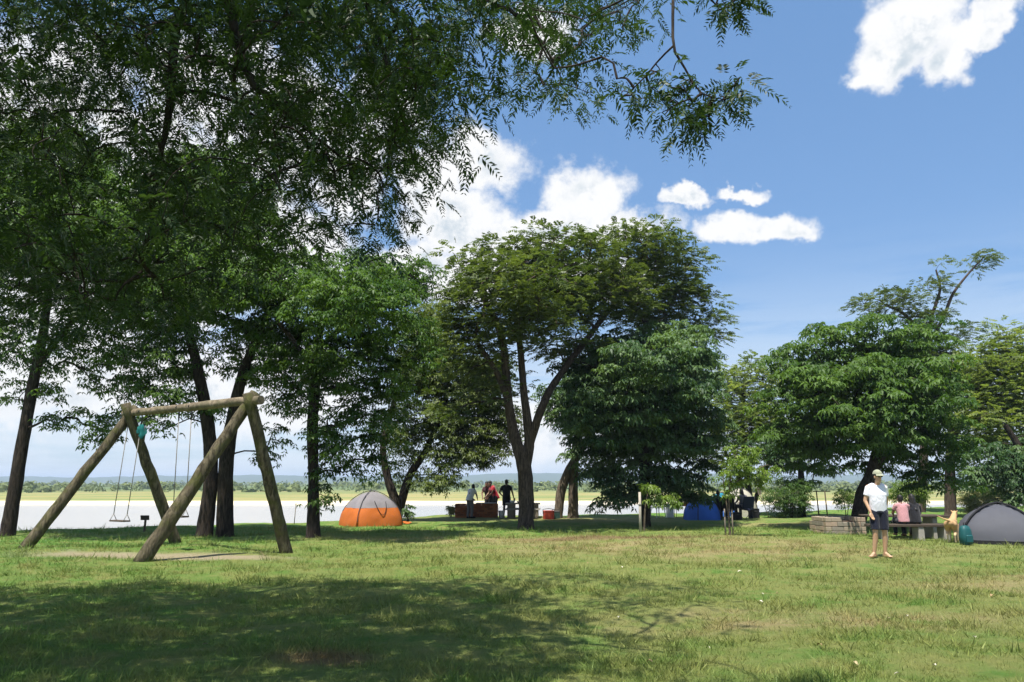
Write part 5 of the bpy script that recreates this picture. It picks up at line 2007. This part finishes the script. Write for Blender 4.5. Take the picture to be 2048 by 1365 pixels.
# ------------------------------------------------------------------ saplings, shrubs, grass, far wood
def saplings():
    # bright sapling between two stakes
    d = 21.2
    T = make_tree('sapling', 'bright green sapling tied between two stakes on the open lawn', 'sapling', d,
        [[(1459, 1069, 2.2), (1458, 1000, 2.0), (1462, 950, 1.8), (1475, 900, 1.4)], [(1458, 985, 1.8), (1445, 950, 1.2)], [(1459, 975, 1.8), (1500, 945, 1.2), (1535, 930, 1)]],
        [(1466, 955, 34, 22), (1492, 905, 36, 22), (1540, 945, 30, 18, .2, .8), (1452, 985, 22, 12, 0, .7), (1500, 960, 34, 18, .3, .8), (1490, 935, 40, 22, -.2)],
        'rosette', LF_BRIGHT, BARK_PALE, 41, fill=.6, size=.22, per=8, L=.095, W=.032, r0=.004, k=5, roots=False)
    for px in (1451, 1466):
        c = P(px, 1068, d - .1)
        r = thing('wooden_stake', 'thin wooden stake supporting the bright sapling', 'stake', (c.x, d - .1, gz(c.x, d - .1)), group='stakes of the bright sapling')
        MB().tube([(0, 0, -.1), (.005, 0, .72)], [.022, .018], 7).build('rod', PLANK, r)
        MB().tube([(-.01, 0, .60), (.02, 0, .62)], [.026, .026], 8).build('tie', ROPE, r)
    # small sapling beside a pale post
    d = 23.4
    make_tree('sapling', 'small leafy sapling beside the pale post', 'sapling', d,
        [[(1288, 1058, 2.6), (1290, 1020, 2.2), (1296, 985, 1.6)]],
        [(1300, 978, 22, 12), (1316, 1002, 24, 14), (1345, 1000, 26, 14, .2, .8), (1295, 1045, 10, 5, 0, .5)],
        'rosette', LF_BRIGHT, BARK_PALE, 42, size=.2, per=8, L=.10, W=.035, r0=.004, k=5, roots=False)
    c = P(1281, 1060, d - .1)
    r = thing('pale_post', 'pale weathered post beside the small sapling', 'post', (c.x, d - .1, gz(c.x, d - .1)))
    MB().tube([(0, 0, -.1), (.004, 0, .5), (.01, 0, 1.18)], [.045, .042, .038], 9, jit=.04).build('shaft', plain('pale_wood', (.38, .345, .29), .9, .15, .25, 8, .4), r)
    MB().tube([(.006, 0, .78), (.006, 0, .83)], [.05, .05], 9).build('wire_tie', ROPE, r)


saplings()


def shrub(name, label, px, py, d, rx, ry, mt, seed, L=.10, W=.035, size=.3, per=14, group=None, stems=4, k=5):
    rg = np.random.default_rng(seed)
    c = P(px, py, d)
    s = mpp(px, py, d)
    g = gz(c.x, d)
    root = thing(name, label, 'shrub', (c.x, d, g), group=group)
    h = max(.3, c.z + ry * s - g)
    cz = (c.z - g)
    lobes = [((0, 0, cz), (rx * s, rx * s * .8, ry * s), 1.0)]
    cl = clump_points(lobes, size, rg, 1.4)
    cl = cl[cl[:, 2] > .06]
    sk = Skeleton(seed)
    for i in range(stems):
        a = rg.uniform(0, 6.28)
        sk.trunk([(0.03 * math.cos(a), .03 * math.sin(a), -.05), (rx * s * .25 * math.cos(a), rx * s * .25 * math.sin(a), h * .4), (rx * s * .5 * math.cos(a), rx * s * .5 * math.sin(a), h * .75)], [.02, .014, .006], attach_from=.2)
    sk.grow(cl)
    V, Q, t = tree_leaves(cl, np.array([0, 0, 0.]), 'rosette', size, per, rg, L, W, .6, k)
    o = link('stem', sk.trunk_mesh('stem', 6), BARK_DARK, root)
    o = link('branchwork', sk.branch_mesh('branchwork', .004), BARK_DARK, root)
    o['kind'] = 'stuff'
    o = link('foliage', np_mesh('foliage', V, Q, tint=t), mt, root)
    o['kind'] = 'stuff'
    return root


LF_STRAW = leaf_mat('leaf_straw', (.16, .17, .06), (.34, .33, .15), .35, .6, .2)
shrub('small_shrub', 'small dark shrub at the right end of the orange tent', 818, 1024, 28.4, 13, 10, LF_DEEP, 51, L=.12, W=.045, size=.16, per=7, stems=3)
shrub('bushy_shrub', 'rounded green shrub at the foot of the thin dark trunk', 1580, 995, 33.0, 46, 40, LF_MID, 52, size=.34, per=16)
shrub('bright_shrub', 'bright green shrub behind the seated people', 1822, 985, 30.0, 40, 24, LF_BRIGHT, 53, size=.3, per=14)
shrub('pale_shrub', 'pale straw coloured shrub behind the grey tent', 1972, 1005, 36.0, 56, 26, LF_STRAW, 54, size=.34, per=16)
shrub('yellow_shrub', 'small yellow green shrub between the posts and the leaning trunk', 1690, 1000, 33.5, 22, 22, LF_BRIGHT, 55, size=.26, per=10)
shrub('low_shrub', 'low grassy shrub left of the brick barbecue', 902, 1022, 33.2, 12, 8, LF_STRAW, 56, size=.16, per=8, stems=3)


def far_wood():
    """scrub on the far plain, read as one mass"""
    rg = np.random.default_rng(91)
    Vs, ts = [], []
    n = 1100
    for i in range(n):
        y = 250 * (4.2 ** rg.random())
        x = rg.uniform(-1, 1) * (y * 0.85 + 40)
        w = rg.uniform(2.0, 6.5) * (0.7 + y / 900)
        h = rg.uniform(1.3, 3.4) * (0.7 + y / 700)
        m = 24
        u = unit(rg.normal(0, 1, (m, 3)))
        u[:, 2] = np.abs(u[:, 2])
        C = np.array([x, y, -1.9]) + u * np.array([w / 2, w / 2, h]) * (rg.uniform(.5, 1, (m, 1)) ** .4)
        N = unit(u + rg.normal(0, .3, (m, 3)))
        D = unit(np.cross(N, rg.normal(0, 1, (m, 3))))
        l = rg.uniform(.5, 1.0, m) * w * .44
        Vs.append(blades(C - D * l[:, None] * .5, D, N, l, l * .8, .05))
        ts.append(np.full(m, rg.uniform(.1, .9)) + rg.normal(0, .1, m))
    V = np.concatenate(Vs)
    me = np_mesh('far_wood', V, np.arange(len(V)).reshape(-1, 4), tint=np.clip(np.concatenate(ts), 0, 1))
    o = link('far_wood', me, leaf_mat('far_scrub', (.085, .115, .045), (.20, .235, .095), .2, .8, .1))
    tag(o, 'hazy green scrub across the far plain', 'scrub', kind='stuff')


far_wood()


def grass():
    """blades of the lawn, thick close by and thinning out with distance"""
    rg = np.random.default_rng(101)
    n = 62000
    u = rg.random(n)
    y = 4.3 * (26.0 / 4.3) ** u
    x = rg.uniform(-1, 1, n) * (y * 0.80 + 0.6)
    # bare earth stays bare
    e = np.minimum(((x + 7.9) / 2.2) ** 2 + ((y - 16.1) / 0.75) ** 2, ((x + 6.2) / 1.5) ** 2 + ((y - 15.6) / .45) ** 2)
    ok = e > rg.uniform(.7, 1.3, n)
    lump = np.sin(x * 2.3 + np.sin(y * 1.7)) * np.sin(y * 2.9 + np.sin(x * 1.3) * 1.5)
    ok &= rg.random(n) < (0.62 + 0.38 * lump)
    x, y, lump = x[ok], y[ok], lump[ok]
    n = len(x)
    z = hgt(x, y)
    nb = 8
    sc = (0.55 + 0.45 * rg.random(n)) * (1 + 0.045 * (y - 4.3)) * (1 + 0.25 * lump) * np.where(rg.random(n) < .12, 1.75, 1.0)
    ci = np.repeat(np.arange(n), nb)
    m = n * nb
    a = rg.uniform(0, 6.283, m)
    rad = np.sqrt(rg.random(m)) * 0.075 * sc[ci]
    B = np.stack([x[ci] + np.cos(a) * rad, y[ci] + np.sin(a) * rad, z[ci] - .006], -1)
    lean = rg.uniform(.25, 1.5, m)
    D = np.stack([np.cos(a + rg.normal(0, .8, m)) * lean, np.sin(a + rg.normal(0, .8, m)) * lean, np.ones(m)], -1)
    D = unit(D)
    l = rg.uniform(.028, .080, m) * sc[ci]
    w = rg.uniform(.0045, .009, m) * sc[ci]
    S = unit(np.cross(D, rg.normal(0, 1, (m, 3))))
    V = np.empty((m, 3, 3))
    V[:, 0] = B + S * w[:, None] / 2
    V[:, 1] = B - S * w[:, None] / 2
    V[:, 2] = B + D * l[:, None]
    T = np.arange(m * 3).reshape(-1, 3)
    t = np.clip(rg.normal(.5, .22, m), 0, 1)
    me = np_mesh('grass', V.reshape(-1, 3), None, T, tint=t)
    mt, nt, b = new_mat('grass_blades')
    geo = nt.nodes.new('ShaderNodeNewGeometry')
    c, _ = lawn_colour(nt, geo.outputs['Position'])
    at = nt.nodes.new('ShaderNodeAttribute')
    at.attribute_name = 'tint'
    c = mixc(nt, 1.0, c, mixc(nt, at.outputs['Fac'], (.72, .74, .66), (1.45, 1.4, 1.25)), 'MULTIPLY')
    nlink(nt, c, b.inputs['Base Color'])
    b.inputs['Roughness'].default_value = .55
    b.inputs['Specular IOR Level'].default_value = .25
    tr = nt.nodes.new('ShaderNodeBsdfTranslucent')
    nlink(nt, c, tr.inputs['Color'])
    mx = nt.nodes.new('ShaderNodeMixShader')
    mx.inputs[0].default_value = .3
    nlink(nt, b.outputs[0], mx.inputs[1])
    nlink(nt, tr.outputs[0], mx.inputs[2])
    nlink(nt, mx.outputs[0], nt.nodes['Material Output'].inputs['Surface'])
    o = link('grass', me, mt)
    tag(o, 'short blades of grass all over the lawn', 'grass', kind='stuff')


grass()


def fallen_leaves():
    rg = random.Random(17)
    spots = [(1525, 1192), (1555, 1190), (1522, 1210), (1600, 1168), (1688, 1148), (1815, 1236), (1985, 1198), (1238, 1234), (1416, 1292), (1300, 1330), (1796, 1352),
             (1712, 1332), (1870, 1340), (1340, 1194), (1330, 1144), (1175, 1130), (410, 1298), (1245, 1140), (1480, 1150), (1640, 1300), (1780, 1240), (730, 1250), (1560, 1262), (1950, 1290)]
    meshes = []
    for k in range(4):
        vs, fs = [], []
        for i in range(6):
            u = i / 5
            wdt = .018 * math.sin(math.pi * (.08 + .84 * u)) * (1 + .2 * k)
            zc = .012 + .018 * math.sin(u * math.pi) * (.5 + .4 * k)
            for j in (-1, 0, 1):
                vs.append((-.045 + .09 * u, j * wdt, zc + abs(j) * .010))
        for i in range(5):
            for j in range(2):
                fs.append((i * 3 + j, i * 3 + j + 1, (i + 1) * 3 + j + 1, (i + 1) * 3 + j))
        me = MB().add(vs, fs, True).mesh('fallen_leaf')
        me.materials.append(plain('dry_leaf_%s' % 'abcd'[k], ((.42, .37, .24), (.36, .30, .17), (.52, .48, .38), (.28, .20, .10))[k], .8, .2, .2, 40.0))
        meshes.append(me)
    for q, (px, py) in enumerate(spots):
        p = ground_pt(px, py)
        o = link('fallen_leaf', meshes[rg.choice((0, 0, 1, 2, 2, 3))], None, None, (p.x, p.y, p.z + .022), (rg.uniform(-.3, .3), rg.uniform(-.3, .3), rg.uniform(0, 6.28)))
        s = rg.uniform(.38, .75)
        o.scale = (s, s, s)
        tag(o, 'pale dry leaf fallen on the open lawn', 'leaf', 'fallen leaves scattered on the lawn')


fallen_leaves()


# ------------------------------------------------------------------ the air towards the hills
def haze():
    m = bpy.data.materials.new('haze_air')
    m.use_nodes = True
    nt = m.node_tree
    nt.nodes.clear()
    out = nt.nodes.new('ShaderNodeOutputMaterial')
    v = nt.nodes.new('ShaderNodeVolumePrincipled')
    v.inputs['Color'].default_value = (.66, .80, 1.0, 1)
    v.inputs['Density'].default_value = 0.00030
    v.inputs['Anisotropy'].default_value = 0.1
    nlink(nt, v.outputs[0], out.inputs['Volume'])
    me = MB().box((0, 4400, 22), (18600, 9500, 56)).mesh('haze')
    o = link('haze', me, m)
    tag(o, 'thin blue haze over the far plain', 'haze', kind='stuff')


haze()
